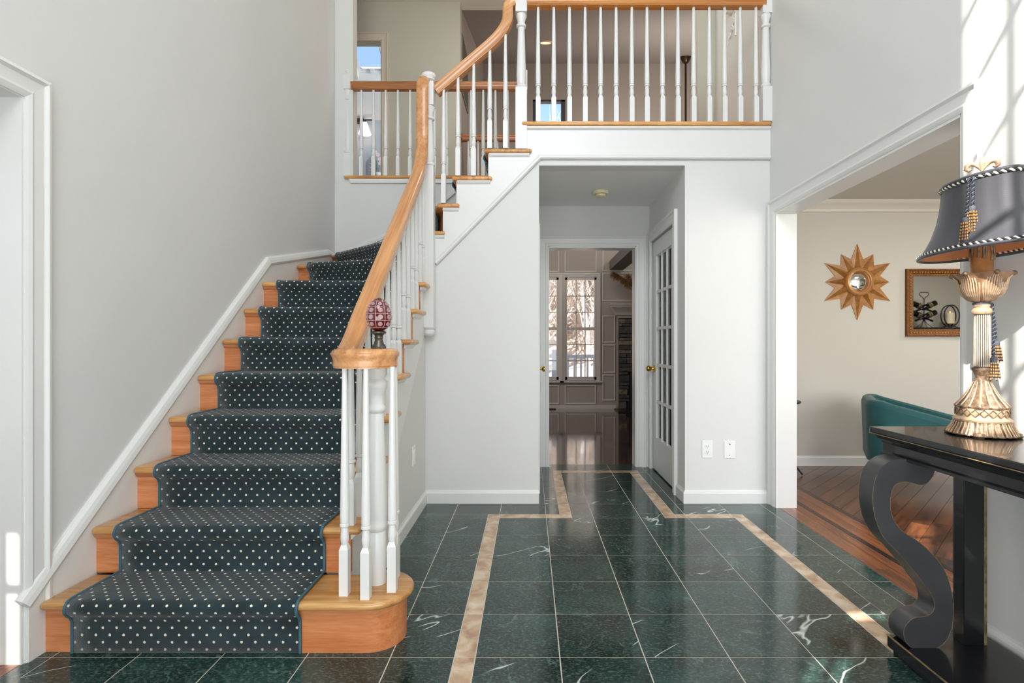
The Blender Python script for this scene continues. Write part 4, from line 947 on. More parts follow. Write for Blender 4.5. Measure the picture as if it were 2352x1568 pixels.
for k in range(14):
    a = 2*PI*k/14+random.uniform(-.15, .15); l = random.uniform(.015, .06)
    MB().tube([(LX+.0315*math.cos(a), LYY+.0315*math.sin(a), CZ+.647), (LX+.033*math.cos(a), LYY+.033*math.sin(a), CZ+.647-l*.6), (LX+.0325*math.cos(a), LYY+.0325*math.sin(a), CZ+.647-l)], [.004,.004,.005], 6).build('wax_drip', m_gold, sleeve, smooth=60)
gold_lathe('socket', [(.001,.645),(.012,.645),(.012,.655),(.03,.658),(.034,.662),(.02,.668),(.016,.70),(.001,.70)], m_brass, 20)
gold_lathe('harp_rod', [(.001,.70),(.004,.70),(.004,.885),(.001,.885)], m_brass, 10)
# shade: oval, flared, eight panels
m_shade = plain('charcoal_satin', '#3b3b42', .6, bump=.08, bscale=300, sheen=.2)
NB = 64; SH = [(0,1.0),(.03,.99),(.12,.9),(.3,.78),(.5,.695),(.7,.645),(.85,.625),(1,.615)]
def shade_ring(k, t, infl=1.0):
    a = 2*PI*k/NB; f = infl*(1-.03*abs(math.cos(4*a))**8*min(1, t*2+.2))
    s = next((SH[i][1]+(SH[i+1][1]-SH[i][1])*(t-SH[i][0])/(SH[i+1][0]-SH[i][0]) for i in range(len(SH)-1) if SH[i][0] <= t <= SH[i+1][0]), .615)
    return (LX+.132*s*f*math.cos(a), LYY+.245*s*f*math.sin(a), 1.445+.245*t)
def shell(infl, name, mat, parent):
    m = MB(); R = 14
    for i in range(R+1):
        for k in range(NB): m.v.append(shade_ring(k, i/R, infl))
    for i in range(R):
        for k in range(NB): m.f.append((i*NB+k, i*NB+(k+1) % NB, (i+1)*NB+(k+1) % NB, (i+1)*NB+k))
    return m.build(name, mat, parent, smooth=40)
shade = shell(1.0, 'shade', m_shade, lamp)
shell(.985, 'shade_lining', plain('copper_lining', '#c98352', .6), shade)
def rope(path, r, pitch, closed, parent, m1, m2, name='rope'):
    P = [Vector(p) for p in path]; n = len(P); seg = [(P[(i+1) % n]-P[i]).length for i in range(n if closed else n-1)]
    Lt = sum(seg); turns = max(2, round(Lt/pitch)); steps = turns*7
    def at(s):
        for i, l in enumerate(seg):
            if s <= l or i == len(seg)-1: return P[i].lerp(P[(i+1) % n], min(1, s/l)), (P[(i+1) % n]-P[i]).normalized()
            s -= l
    for h, mt in ((0, m1), (PI, m2)):
        pts = []
        for i in range(steps if closed else steps+1):
            p, t = at(Lt*i/steps); u = t.cross(Vector((.11, .13, 1))).normalized(); w = t.cross(u); a = 2*PI*turns*i/steps+h
            pts.append(p+(u*math.cos(a)+w*math.sin(a))*r*.55)
        MB().tube(pts, r*.62, 5, closed).build(name+'_strand', mt, parent, smooth=70)
m_cream_cord = plain('cream_cord', '#e9e4d2', .7); m_dark_cord = plain('black_cord', '#1c1f25', .7); m_blue_cord = plain('slate_cord', '#4a515c', .7)
rope([shade_ring(k, .035, 1.01) for k in range(NB)], .0055, .02, True, shade, m_cream_cord, m_dark_cord)
rope([shade_ring(k, .965, 1.015) for k in range(NB)], .0055, .02, True, shade, m_cream_cord, m_dark_cord)
for t, r in ((0, .006), (1, .007)): MB().tube([shade_ring(k, t) for k in range(NB)], r, 6, True).build('shade_rim', m_shade, shade, smooth=70)
# finial: fleur-de-lis
fin = gold_lathe('finial', [(.001,.876),(.012,.876),(.014,.882),(.006,.888),(.005,.9),(.001,.9)], m_gold_b, 14)
zf = CZ+.896
MB().lathe([(.001,0),(.006,.002),(.004,.012),(.0085,.03),(.009,.04),(.005,.058),(.001,.066)], (LX, LYY, zf), 10).build('fleur_center', m_gold_b, fin, smooth=60)
for s in (-1, 1):
    d = Vector((.75, -.66, 0))*s
    pts = [Vector((LX,LYY,zf+.014))+d*a+Vector((0,0,b)) for a, b in ((0,0),(.008,.012),(.018,.024),(.03,.03),(.040,.024),(.042,.012),(.035,.006),(.029,.011))]
    MB().tube(pts, [.004,.005,.007,.0085,.009,.008,.006,.004], 8).build('fleur_petal', m_gold_b, fin, smooth=60)
# tassels
m_bead = plain('amber_bead', '#a8793f', .3)
def tassel(pts, parent, n=16, L=.062):
    rope(pts, .0042, .014, False, parent, m_blue_cord, m_dark_cord, 'cord')
    e = Vector(pts[-1]); t = MB().lathe([(.001,.008),(.008,.006),(.0105,0),(.0105,-.008),(.009,-.012),(.001,-.012)], tuple(e), 12).build('tassel_cap', plain('tassel_cap_grey', '#4c515a', .8) if 'tassel_cap_grey' not in bpy.data.materials else bpy.data.materials['tassel_cap_grey'], parent, smooth=60)
    for i in range(n):
        a = 2*PI*i/n; r = .0105 if i % 2 else .007; z = -.011; ll = L*random.uniform(.85, 1.05); j = 0
        m1, m2 = MB(), MB()
        while z > -ll:
            m = m1 if j % 2 == 0 else m2; h = .0062 if j % 2 == 0 else .0042; k = 1+(-z/ll)*.7
            m.tube([tuple(e+Vector((r*k*math.cos(a), r*k*math.sin(a), z))), tuple(e+Vector((r*k*math.cos(a), r*k*math.sin(a), z-h)))], .0021, 5)
            z -= h; j += 1
        m1.build('bead_strand', m_bead, t); m2.build('bead_strand', m_dark_cord, t)
kt = 36   # a point on the shade's front-left
def sp_(k, t, o): 
    p = Vector(shade_ring(k, t)); q = Vector((p.x-LX, p.y-LYY, 0)).normalized()*o; return p+q
tassel([sp_(35,1.0,.004), sp_(35,.95,.010), sp_(35,.8,.011), sp_(35,.6,.012), sp_(35,.40,.014)], shade, L=.075)
tassel([sp_(36,1.0,.004), sp_(36,.95,.010), sp_(36,.8,.011), sp_(36,.65,.012), sp_(36,.54,.013)], shade, L=.075)
ca = Vector((.62, -.78, 0)).normalized()
MB().tube([(LX+.024*math.cos(a), LYY+.024*math.sin(a), CZ+.452) for a in [2*PI*i/20 for i in range(20)]], .0035, 6, True).build('cord_ring', m_blue_cord, lamp, smooth=60)
c0 = Vector((LX, LYY, CZ))
side = Vector((.70, -.2, 0)).normalized()
tassel([c0+side*.027+Vector((0,0,.452)), c0+side*.031+Vector((0,0,.43)), c0+side*.036+Vector((0,0,.38)), c0+side*.040+Vector((0,0,.318))], lamp)
side2 = Vector((.55, -.75, 0)).normalized()
tassel([c0+side2*.027+Vector((0,0,.452)), c0+side2*.031+Vector((0,0,.40)), c0+side2*.031+Vector((0,0,.33)), c0+side2*.031+Vector((0,0,.262))], lamp, L=.07)

# ------------------------------------------------------------------ living room
m_bronze = wood('bronze_gold_leaf', '#8a5a2a', '#b98242', 'x', .4, scale=6, var=.1, stretch=.4)
YM = 4.918
sx, sz = X_(1971, 4.9), Z_(647, 4.9)
star = thing('sunburst_mirror', 'gold twelve-pointed sunburst frame around a small round convex mirror', 'mirror', (sx, YM, sz-.35))
for k in range(12):
    a = k*PI/6; R = .352 if k % 2 == 0 else .295; r0 = .12; v1 = .215
    def pt(r, ang, y): return (sx+r*math.sin(ang), YM-y, sz+r*math.cos(ang))
    tip, rid = pt(R, a, .006), pt(r0, a, .055)
    vl, vr = pt(v1, a-PI/12, .008), pt(v1, a+PI/12, .008)
    il, ir = pt(r0, a-PI/12, .014), pt(r0, a+PI/12, .014)
    bt, bl, br, bil, bir = pt(R, a, 0), pt(v1, a-PI/12, 0), pt(v1, a+PI/12, 0), pt(r0, a-PI/12, 0), pt(r0, a+PI/12, 0)
    m = MB(); m.v = [tip, rid, vl, vr, il, ir, bt, bl, br, bil, bir]
    m.f = [(0,2,4,1),(0,1,5,3),(0,6,7,2),(0,3,8,6),(6,8,10,9,7),(4,9,10,5,1),(2,7,9,4),(3,5,10,8)]
    m.build('ray', m_bronze, star)
MB().lathe([(.09,-.012),(.092,-.045),(.10,-.056),(.112,-.052),(.120,-.060),(.129,-.052),(.133,-.03),(.133,-.0)], (sx, YM, sz), 40, axis='y').build('ring', plain('ring_gold', '#c08b55', .35, .3), star, smooth=50)
m_mirror = plain('mirror_silver', '#e8ebea', .02, 1.0)
MB().lathe([(.091,-.014)]+[(.091*math.cos(t), -.014-.028*math.sin(t)) for t in (.3,.6,.9,1.2,1.5)]+[(.001,-.042)], (sx, YM, sz), 40, axis='y').build('convex_mirror', m_mirror, star, smooth=80)
fm = thing('framed_mirror', 'rectangular wall mirror in a beaded dark gold frame', 'mirror', (3.88, YM, 1.19))
fx0, fx1, fz0, fz1 = 3.468, 4.30, 1.192, 1.815
m_frame = plain('dark_gold_frame', '#7a4f22', .4, .45, var=.35, vscale=90, bump=.6, bscale=110)
FP = [(0,0),(0,.014),(.012,.018),(.02,.016),(.03,.022),(.045,.028),(.058,.034),(.066,.03),(.068,0)]
MB().sweep([(fx0+.068,YM,fz0+.068),(fx0+.068,YM,fz1-.068),(fx1-.068,YM,fz1-.068),(fx1-.068,YM,fz0+.068)], FP, (0,-1,0), closed=True, flip=True).build('frame', m_frame, fm, smooth=30)
bead = MB().lathe([(.001,-.008),(.006,-.006),(.0085,0),(.006,.006),(.001,.008)], (0,0,0), 8).mesh('bead', m_bronze, smooth=60)
nb = 30
for i in range(nb):
    for zz in (fz0+.034, fz1-.034): place('bead', bead, fm, (fx0+.04+(fx1-fx0-.08)*i/(nb-1), YM-.024, zz))
for i in range(21):
    for xx in (fx0+.034, fx1-.034): place('bead', bead, fm, (xx, YM-.024, fz0+.05+(fz1-fz0-.1)*i/20))
B(fx0+.066, fx1-.066, YM-.008, YM-.002, fz0+.066, fz1-.066).build('mirror_glass', m_mirror, fm)
# mantel shelf with rack and candle: they show in the mirror
struct('trim_30', B(4.75, 6.85, 2.2, 2.62, 1.29, 1.345), m_black, 'dark mantel shelf reflected in the framed mirror', 'shelf')
RX, RY, RZ = 5.47, 2.44, 1.345
rack = thing('wine_rack', 'black wrought iron wine rack with a loop handle, reflected in the mirror', 'wine rack', (RX, RY, RZ))
m_iron = plain('wrought_iron', '#2a211c', .5, .4)
MB().tube([(RX,RY,RZ+.09),(RX,RY,RZ+.40)], .006, 8).build('stem', m_iron, rack, smooth=60)
MB().tube([(RX,RY,RZ+.39),(RX-.02,RY,RZ+.42),(RX-.06,RY,RZ+.45),(RX-.065,RY,RZ+.475),(RX-.05,RY,RZ+.49),(RX+.05,RY,RZ+.49),(RX+.065,RY,RZ+.475),(RX+.06,RY,RZ+.45),(RX+.02,RY,RZ+.42),(RX,RY,RZ+.39)], .005, 8).build('handle', m_iron, rack, smooth=60)
for a in (.6, 2.5, 3.8, 5.6):
    MB().tube([(RX,RY,RZ+.12),(RX+.03*math.cos(a),RY+.02*math.sin(a),RZ+.06),(RX+.1*math.cos(a),RY+.07*math.sin(a),RZ+.004)], .004, 6).build('leg', m_iron, rack, smooth=60)
m_bottle = plain('dark_bottle_glass', '#0d0f0c', .08); m_blabel = plain('bottle_label', '#7d6a48', .7)
for i, (z, s) in enumerate(((.27,1),(.27,-1),(.14,1),(.14,-1))):
    c = Vector((RX, RY+.05*s, RZ+z+.02)); ax = Vector((s*.9, 0, .38)).normalized(); q = ax.to_track_quat('Z', 'Y').to_matrix().to_4x4()
    t = thing('wine_bottle', ('dark wine bottle leaning %s in the %s tier of the iron rack' % ('right' if s > 0 else 'left', 'upper' if z > .2 else 'lower')), 'bottle', tuple(c), 'bottles in the wine rack')
    m = MB().lathe([(.001,-.17),(.014,-.17),(.014,-.09),(.02,-.07),(.036,-.04),(.037,-.02),(.037,.13),(.03,.135),(.001,.128)], (0,0,0), 16); m.xform(Matrix.Translation(c) @ q); m.build('glass_body', m_bottle, t, smooth=50)
    m = MB().lathe([(.0372,.02),(.0376,.02),(.0376,.065),(.0372,.065)], (0,0,0), 16); m.xform(Matrix.Translation(c) @ q); m.build('paper_label', m_blabel, t, smooth=50)
    MB().tube([tuple(c+q.to_3x3() @ Vector((.041*math.cos(a), .041*math.sin(a), .04))) for a in [2*PI*j/14 for j in range(14)]], .003, 5, True).build('loop', m_iron, rack, smooth=60)
HXc = 5.83
ch = thing('candle_holder', 'black oval ring candle holder reflected in the mirror', 'candle holder', (HXc, RY, RZ))
for yy in (-.03, .03): MB().tube([(HXc+.105*math.cos(a), RY+yy, RZ+.165+.145*math.sin(a)) for a in [2*PI*i/30 for i in range(30)]], .008, 8, True).build('ring', m_iron, ch, smooth=60)
for s in (-1, 1): MB().tube([(HXc+s*.02,RY,RZ+.03),(HXc+s*.06,RY+.06,RZ+.004)], .006, 6).build('foot', m_iron, ch); MB().tube([(HXc+s*.02,RY,RZ+.03),(HXc+s*.06,RY-.06,RZ+.004)], .006, 6).build('foot', m_iron, ch)
MB().lathe([(.001,.045),(.06,.045),(.06,.055),(.001,.055)], (HXc, RY, RZ), 20).build('candle_plate', m_iron, ch, smooth=40)
cn = thing('pillar_candle', 'cream pillar candle standing in the ring holder', 'candle', (HXc, RY, RZ+.056))
MB().lathe([(.001,.056),(.052,.056),(.052,.20),(.046,.205),(.03,.198),(.001,.197)], (HXc, RY, RZ), 24).build('wax', plain('cream_wax', '#eadfbf', .5), cn, smooth=40)
MB().lathe([(.001,.197),(.004,.2),(.007,.21),(.004,.222),(.001,.23)], (HXc, RY, RZ), 10).build('flame', plain('candle_flame', '#ffd27a', .5, emit='#ffc060', estr=3), cn, smooth=60)

# velvet tub chair, back to the left
m_velvet = plain('green_velvet', '#074a4c', .75, sheen=.15, var=.12, vscale=8); m_velvet_shaded = plain('green_velvet_shaded', '#063638', .75, sheen=.1, var=.12, vscale=8)  # second velvet is a darker copy, shade inside the chair put into colour
TX, TY = 3.03, 4.12
chair = thing('tub_chair', 'teal green velvet tub chair with a channelled back', 'chair', (TX, TY, 0))
def arch(s):      # s in 0..1 from near arm front, round the back, to the far arm front (chair faces +X)
    al, rr, bk = .72, .15, .42; q = rr*PI/2; l = s*(2*al+2*q+bk)
    if l <= al: return Vector((.50-l, -.36, 0)), Vector((0,-1,0))
    l -= al
    if l <= q: an = -PI/2-l/rr; return Vector((-.22+rr*math.cos(an), -.21+rr*math.sin(an), 0)), Vector((math.cos(an), math.sin(an), 0))
    l -= q
    if l <= bk: return Vector((-.37, -.21+l, 0)), Vector((-1,0,0))
    l -= bk
    if l <= q: an = PI-l/rr; return Vector((-.22+rr*math.cos(an), .21+rr*math.sin(an), 0)), Vector((math.cos(an), math.sin(an), 0))
    return Vector((-.22+min(.72, l-q), .36, 0)), Vector((0,1,0))
def arm_h(s): return max(.545, .70-.27*max(0, arch(s)[0].x+.30))
m = MB(); NSG = 44; prf = 9
for i in range(NSG+1):
    s = i/NSG; p, nn = arch(s); h = arm_h(s); th = .075
    ring = [(0,.24),(0,.32),(.012,h-.05),(0,h-.012),(-.02,h),(-th+.02,h),(-th,h-.015),(-th-.005,.40),(-th,.24)]
    for o, z in ring: q = p+nn*o; m.v.append((TX+q.x, TY+q.y, z))
for i in range(NSG):
    for k in range(prf): m.f.append((i*prf+k, i*prf+(k+1) % prf, (i+1)*prf+(k+1) % prf, (i+1)*prf+k))
m.f.append(tuple(range(prf))); m.f.append(tuple(NSG*prf+k for k in range(prf-1, -1, -1)))
m.build('backrest', m_velvet, chair, smooth=50)
for i in range(14):      # inner channels
    s0 = .03+.94*i/14; s1 = .03+.94*(i+1)/14; s = (s0+s1)/2; p, nn = arch(s); h = arm_h(s)
    w = .068 if abs(nn.x*nn.y) < .05 else .045
    tang = Vector((-nn.y, nn.x, 0)); mm = MB()
    pts = [(a, .028*math.cos(a*PI/2)+.002) for a in (-1,-.8,-.4,0,.4,.8,1)]
    lo = [p-nn*(.076+d)+tang*(a*w) for a, d in pts]; base = [p-nn*.070+tang*w, p-nn*.070-tang*w]
    poly = [(TX+q.x, TY+q.y) for q in lo+base]
    mm.prism(poly, 'z', .40, min(arm_h(s0), arm_h(s1))-.03); mm.build('channel', m_velvet_shaded, chair, smooth=50)
seat = []
for i in range(21): s = .02+.96*i/20; p, nn = arch(s); q = p-nn*.085; seat.append((TX+q.x, TY+q.y))
MB().prism(seat, 'z', .30, .44).build('seat', m_velvet, chair, smooth=40, bevel=.02, seg=3)
skirtp = []
for i in range(21): s = i/20; p, nn = arch(s); q = p-nn*.02; skirtp.append((TX+q.x, TY+q.y))
MB().prism(skirtp, 'z', .23, .31).build('seat_base', m_velvet, chair, smooth=40)
MB().tube([(TX+(arch(i/40)[0]+arch(i/40)[1]*.006).x, TY+(arch(i/40)[0]+arch(i/40)[1]*.006).y, arm_h(i/40)-.045) for i in range(41)], .006, 6).build('piping', m_velvet, chair, smooth=60)
for x, y in ((.38,-.24),(.38,.24),(-.24,-.22),(-.24,.22)):
    MB().lathe([(.001,0),(.012,0),(.02,.23),(.001,.231)], (TX+x, TY+y, 0), 12).build('leg', m_black, chair, smooth=40)

chair.rotation_euler.z = -.5
# little iron side table half hidden behind the opening's jamb
tb = thing('side_table', 'slender black iron side table half hidden behind the white jamb', 'table', (2.16, 4.62, 0))
m_bi = plain('black_iron', '#17181a', .45, .4)
MB().lathe([(.001,0),(.20,0),(.205,.008),(.20,.016),(.001,.016)], (2.13, 4.62, .62), 28).build('table_top', m_bi, tb, smooth=40)
for k in range(3):
    a = -.35+k*2*PI/3; pts = [(2.13+r*math.cos(a), 4.62+r*math.sin(a), z) for r, z in ((.15,.62),(.11,.45),(.09,.28),(.13,.12),(.215,.008))]
    MB().tube(pts, .007, 8).build('leg', m_bi, tb, smooth=60)

# ------------------------------------------------------------------ family room seen through the hall
fp = thing('fireplace', 'stacked grey stone fireplace with a white mantel in the family room', 'fireplace', (2.25, YW, 0))
stone_m = [plain('stone_%d' % i, c, .85, var=.35, vscale=14, bump=.8, bscale=30) for i, c in enumerate(('#4f4d4b', '#5f5b57', '#6d675f', '#45454a', '#7a6b58', '#8a7c6a'))]
SY = YW-.10
B(1.54, 2.94, SY+.03, YW, 0, 1.56).build('mortar_bed', plain('mortar', '#2d2b2a', .9), fp)
z = .0
while z < 1.54:
    h = min(random.choice((.05, .065, .08, .1, .13)), 1.555-z); x = 1.53-random.uniform(0, .15)
    while x < 2.95:
        w = random.uniform(.12, .36); xa, xb = max(x, 1.53), min(x+w, 2.95)
        if xb-xa > .03 and not (z < .75 and 1.78 < (xa+xb)/2 < 2.7):
            B(xa+.004, xb-.004, SY-random.uniform(-.012, .018), SY+.05, z+.004, z+h-.004).build('stone', random.choices(stone_m, (5,4,3,4,1,2))[0], fp, bevel=.006, seg=1)
        x += w
    z += h
B(1.80, 2.68, SY+.0, SY+.04, 0, .72).build('firebox', plain('firebox_black', '#0c0c0d', .9), fp)  # flat black slab filling the firebox opening
MP = [(0,0),(.16,0),(.16,-.025),(.145,-.03),(.14,-.06),(.11,-.09),(.085,-.12),(.06,-.16),(.055,-.19),(0,-.19)]
MB().sweep([(1.53,YW,1.80),(1.53,SY,1.80),(2.95,SY,1.80),(2.95,YW,1.80)], MP, (0,0,1)).build('mantel_shelf', m_fam_trim, fp, smooth=30)
B(1.53, 2.95, SY, YW, 1.56, 1.80).build('mantel_board', m_fam_trim, fp)
B(1.45, 3.0, SY-.45, SY, 0, .02).build('hearth', plain('black_slate', '#1b1c1e', .3), fp)
tl = thing('fire_tools', 'black iron fireplace tool set beside the hearth opening', 'fireplace tools', (1.78, SY-.12, .02))
MB().lathe([(.001,0),(.09,0),(.09,.012),(.02,.02),(.001,.02)], (1.80, SY-.12, .02), 20).build('base', m_bi, tl, smooth=40)
MB().tube([(1.80,SY-.12,.03),(1.80,SY-.12,.56)], .008, 8).build('stand', m_bi, tl)
for i, dx in enumerate((-.06, -.02, .03, .06)):
    MB().tube([(1.80+dx,SY-.13,.10),(1.80+dx,SY-.13,.50),(1.80+dx*.8,SY-.13,.55)], .006, 6).build('tool', m_bi, tl)
    B(1.80+dx-.022, 1.80+dx+.022, SY-.14, SY-.12, .05, .16).build('tool_head', m_bi, tl)
B(1.70, 2.2, SY-.03, SY-.015, .03, .6).build('fire_screen', plain('screen_mesh', '#141415', .7), fp)
vs_ = thing('vase', 'pale vase on the fireplace mantel', 'vase', (1.83, SY-.05, 1.80))
vcx, vcy = 1.845, SY-.06
MB().lathe([(.001,0),(.045,0),(.06,.03),(.065,.08),(.05,.13),(.035,.16),(.04,.175),(.03,.175),(.03,.12),(.001,.11)], (vcx, vcy, 1.80), 20).build('body', m_fam_trim, vs_, smooth=50)
gr = thing('pampas_grass', 'brown pampas plumes and green grass arching from the mantel vase', 'dried grass', (vcx, vcy, 1.90))
random.seed(3)
m_grass = plain('green_grass', '#39502e', .8); m_plume = plain('pampas_brown', '#8a6238', .95, var=.3, vscale=60)
g = MB()
for i in range(70):
    a = random.uniform(0, 2*PI); sp = random.uniform(.05, .28); h = random.uniform(.25, .5)
    p = [(vcx+sp*t**1.8*math.cos(a)-.06*t, vcy+.5*sp*t**1.8*math.sin(a), 1.90+h*(t-.35*t**3)) for t in (0,.25,.5,.75,1)]
    g.tube(p, [.004,.0035,.003,.002,.0006], 3)
tag(g.build('grass_blades', m_grass, gr), kind='stuff')
for ang, ln, sp in ((PI, .55, .42), (PI*.92, .5, .36), (PI*1.08, .5, .46), (2.5, .5, .2)):
    st_ = [Vector((vcx+sp*t**1.6*math.cos(ang), vcy+.3*sp*t*math.sin(ang)-.02*t, 1.90+ln*(t-.22*t**2.4))) for t in [i/8 for i in range(9)]]
    MB().tube(st_, .003, 4).build('stem', m_grass, gr)
    m = MB()
    for i in range(170):
        t = random.uniform(.45, 1); k = int(t*8*.999); b = st_[k].lerp(st_[min(8, k+1)], t*8-k)
        d = Vector((math.cos(ang)*.9+random.gauss(0,.35), random.gauss(0,.4), random.gauss(-.25,.35))).normalized()*random.uniform(.05, .11)
        m.tube([b, b+d*.5+Vector((0,0,.006)), b+d+Vector((0,0,-.012))], [.004,.003,.001], 3)
    tag(m.build('plume', m_plume, gr), kind='stuff')
struct('trim_31', B(.0, .45, YW-.16, YW-.05, .0, .012), m_dark, 'dark floor register under the family room window', 'vent')

# ceiling can light, ceiling fan, high up in the family room
def ceil(y): return 5.07+(y-6.3)*.3067
cl = thing('recessed_light', 'glowing round recessed light in the sloping ceiling', 'ceiling light', (X_(1253,7.77), 7.77, ceil(7.77)-.02))
q = Matrix.Translation((X_(1253,7.77), 7.77, ceil(7.77)-.001)) @ Matrix.Rotation(math.atan(.3067), 4, 'X')
m = MB().lathe([(.075,-.012),(.10,-.012),(.105,-.004),(.105,0),(.075,0),(.075,-.012)], (0,0,0), 28, cap=False); m.xform(q); m.build('trim_ring', plain('peach_trim', '#f0c9a8', .5), cl, smooth=40)
m = MB().lathe([(.001,-.008),(.078,-.008),(.078,-.002),(.001,-.002)], (0,0,0), 28); m.xform(q); m.build('lens', plain('warm_lens', '#ffd9b0', .5, emit='#ffc896', estr=1.6), cl)
fnx, fny = X_(1575, 8.68), 8.68
fan = thing('ceiling_fan', 'bronze ceiling fan on a long down rod in the family room', 'ceiling fan', (fnx, fny, 4.3))
mb_ = plain('dark_bronze', '#4a3a2e', .35, .7)
MB().lathe([(.001,.0),(.085,.0),(.08,-.03),(.05,-.09),(.025,-.11),(.001,-.112)], (fnx, fny, ceil(fny)), 24).build('canopy', mb_, fan, smooth=50)
MB().tube([(fnx,fny,ceil(fny)-.08),(fnx,fny,4.45)], .016, 10).build('down_rod', mb_, fan, smooth=60)
MB().lathe([(.001,.18),(.05,.17),(.11,.12),(.12,.05),(.09,.0),(.001,-.02)], (fnx, fny, 4.30), 24).build('motor', mb_, fan, smooth=50)
for k in range(5):
    a = 2*PI*k/5+.3; m = MB().box(.12,.49,-.06,.06,-.004,.004); m.xform(Matrix.Translation((fnx,fny,4.37)) @ Matrix.Rotation(a,4,'Z') @ Matrix.Rotation(.2,4,'X')); m.build('blade', m_rail_d, fan, bevel=.003)

# return grille on the side wall of the upper hall
gv = thing('wall_grille', 'dark louvred return air grille on the wall beside the far rail', 'vent', (-.80, 6.55, 4.08))
MB().sweep([(-.80,6.25,4.08),(-.80,6.25,4.78),(-.80,6.85,4.78),(-.80,6.85,4.08)], [(0,0),(.03,0),(.03,.012),(0,.012)], (1,0,0), closed=True).build('frame', plain('grille_grey', '#8f887f', .6), gv)
for i in range(16): z = 4.11+i*.042; MB().prism([(-.80,z),(-.788,z+.022),(-.785,z+.022),(-.797,z)], 'y', 6.26, 6.84).build('louvre', plain('louvre_grey', '#5d5852', .6) if i == 0 else bpy.data.materials['louvre_grey'], gv)

# bathroom odds and ends
vl = thing('vanity_light', 'bronze vanity light with two glowing bell glass shades, in the bathroom', 'light', (-2.82, 8.98, 4.55))
MB().tube([(-3.1,8.9,4.86),(-2.62,8.9,4.86)], .012, 8).build('bar', mb_, vl); B(-2.9, -2.78, 8.9, 9.0, 4.83, 4.89).build('mount', mb_, vl)
for x in (-2.99, -2.74):
    MB().tube([(x,8.9,4.86),(x,8.86,4.80)], .01, 8).build('arm', mb_, vl)
    MB().lathe([(.001,0),(.035,0),(.055,-.04),(.075,-.12),(.105,-.19),(.10,-.192),(.07,-.12),(.001,-.03)], (x, 8.86, 4.80), 20).build('glass_shade', plain('lit_frosted_glass', '#fff2ea', .5, emit='#ffe6dc', estr=1.6) if x < -2.9 else bpy.data.materials['lit_frosted_glass'], vl, smooth=50)
sg = thing('bathroom_sign', 'small grey lettered plaque standing in the bathroom', 'sign', (-2.66, 8.97, 4.0))
B(-2.73, -2.58, 8.96, 8.985, 3.95, 4.22).build('board', plain('grey_board', '#8b8d92', .7), sg)
for j, z in enumerate((4.15, 4.09, 4.03)):
    MB().tube([(-2.70+.012*i, 8.957, z+.012*math.sin(i*1.9+j)) for i in range(9)], .0025, 4).build('script_line', m_white_plastic, sg)
fl = thing('orchid', 'pale pink orchid in a pot in the bathroom', 'flower', (-2.53, 8.9, 3.9))
MB().lathe([(.001,0),(.03,0),(.045,.1),(.04,.1),(.001,.08)], (-2.52, 8.9, 3.88), 14).build('pot', m_white_plastic, fl, smooth=40)
MB().tube([(-2.52,8.9,3.97),(-2.515,8.9,4.1),(-2.53,8.9,4.25),(-2.58,8.9,4.32),(-2.64,8.9,4.34)], .004, 5).build('stem', m_grass, fl)
m_pet = plain('pink_petal', '#ead3d2', .6)
for x, z in ((-2.50,4.2),(-2.53,4.27),(-2.57,4.31),(-2.49,4.13)):
    m = MB()
    for k in range(5): a = k*2*PI/5; m.lathe([(.001,-.003),(.016,-.002),(.017,.002),(.001,.003)], (x+.02*math.cos(a), 8.88, z+.02*math.sin(a)), 8, axis='y')
    m.build('blossom', m_pet, fl)
bd = thing('door_4', 'white panelled bathroom closet door with brass hinge', 'door', (-3.1, 8.4, F2R), kind='structure')
m = MB().box(-3.54, -3.50, 7.6, 8.3, F2R, 4.55).build('door_leaf', m_trim, bd); MB().sweep([(-3.50,7.7,3.75),(-3.50,7.7,4.4),(-3.50,8.2,4.4),(-3.50,8.2,3.75)], [(0,0),(.03,0),(.02,.012),(0,.008)], (1,0,0), closed=True).build('panel_molding', m_trim, bd)

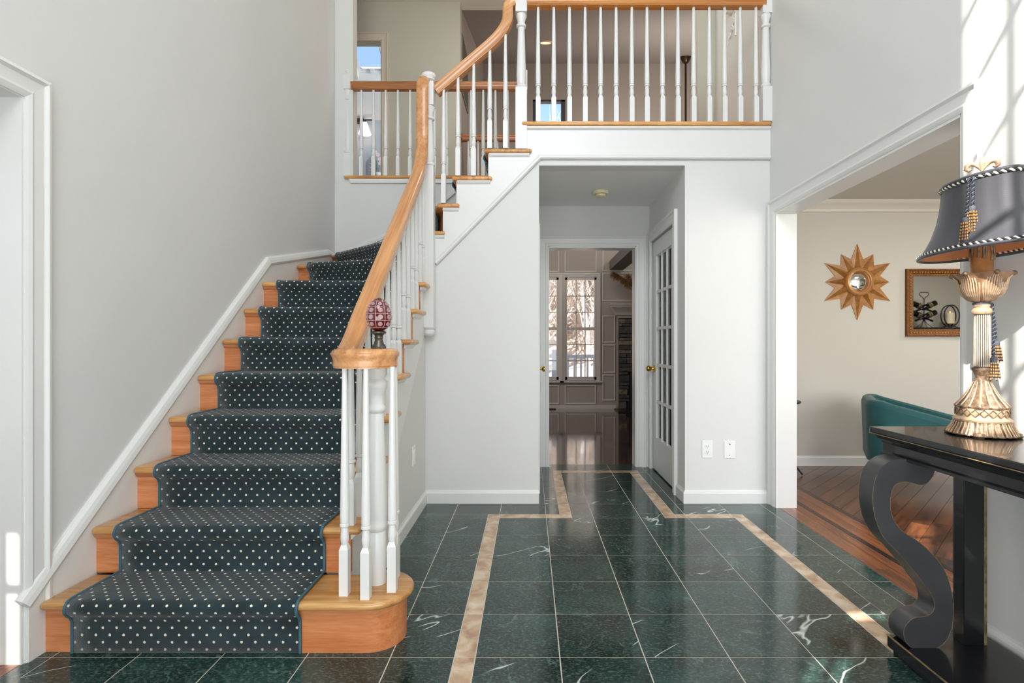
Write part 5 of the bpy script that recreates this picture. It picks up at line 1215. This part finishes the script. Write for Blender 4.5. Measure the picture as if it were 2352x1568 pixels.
# ------------------------------------------------------------------ outdoors: deck rail, leaf-littered ground, bare woods
struct('ground', MB().prism([(10.8,-1.2),(18,-1.0),(50,11),(50,10),(18,-2),(10.8,-2)], 'x', -25, 25), plain('leaf_litter', '#d6c3af', .95, var=.4, vscale=3), 'leaf-littered ground rising behind the house', 'ground')
dk = thing('deck_railing', 'white deck railing outside the family room windows', 'railing', (.6, 11.0, -.2))
m_deck = plain('deck_white', '#d9dde6', .6)
for z in (.10, .86): B(-1.5, 3.0, 10.97, 11.03, z-.035, z+.035).build('rail', m_deck, dk)
for i in range(33): B(-1.5+i*.135-.02, -1.5+i*.135+.02, 10.98, 11.02, .10, .86).build('picket', m_deck, dk)
for x in (-1.5, .52, 2.2): B(x-.06, x+.06, 10.94, 11.06, -.6, 1.0).build('post', m_deck, dk)
struct('floor_deck', B(-4, 5, 9.35, 11.1, -.25, -.15), plain('deck_boards', '#b9b4ad', .8), 'pale deck outside the family room', 'deck')
random.seed(11)
barks = [plain('bark_%d' % i, c, .95, var=.25, vscale=6) for i, c in enumerate(('#ddd3ca', '#cdbfb2', '#e6ded8', '#b3a397'))]
def tree_mesh(i):
    m = MB(); H = random.uniform(6, 8.5)
    def branch(p, d, ln, r, dep):
        pts, rr = [p], [r]; n = 4
        for k in range(n):
            d = (d+Vector((random.gauss(0,.10), random.gauss(0,.10), .03))).normalized(); p = p+d*ln/n; pts.append(p); rr.append(r*(1-.17*(k+1)))
        m.tube(pts, rr, 6 if dep == 0 else 3)
        if dep < 3:
            for _ in range((11, 5, 3)[dep]):
                t = random.uniform(.12 if dep == 0 else .25, 1); k = min(n-1, int(t*n)); q = pts[k].lerp(pts[k+1], t*n-k)
                a = random.uniform(0, 2*PI); e = (d*.7+Vector((math.cos(a), math.sin(a), random.uniform(.1, .8)))*.8).normalized()
                branch(q, e, ln*random.uniform(.28, .5), max(.012, rr[k]*.42), dep+1)
    branch(Vector((0,0,-.3)), Vector((random.gauss(0,.05), random.gauss(0,.05), 1)), H, random.uniform(.10, .2), 0)
    return m.mesh('bare_tree', barks[i % 4], smooth=60)
TM = [tree_mesh(i) for i in range(6)]
def gz(y): return -1.0+(max(y, 18)-18)*(12/32)
for i in range(110):
    y = 20+17*(i/110); x = .085*y+random.uniform(-.15, .12)*y
    o = place('bare_tree', TM[i % 6], None, (x, y, gz(y)-.1)); o.rotation_euler.z = random.uniform(0, 6.28)
    tag(o, 'leafless grey-brown tree in the woods beyond the deck', 'tree', 'bare trees outside the family room windows')
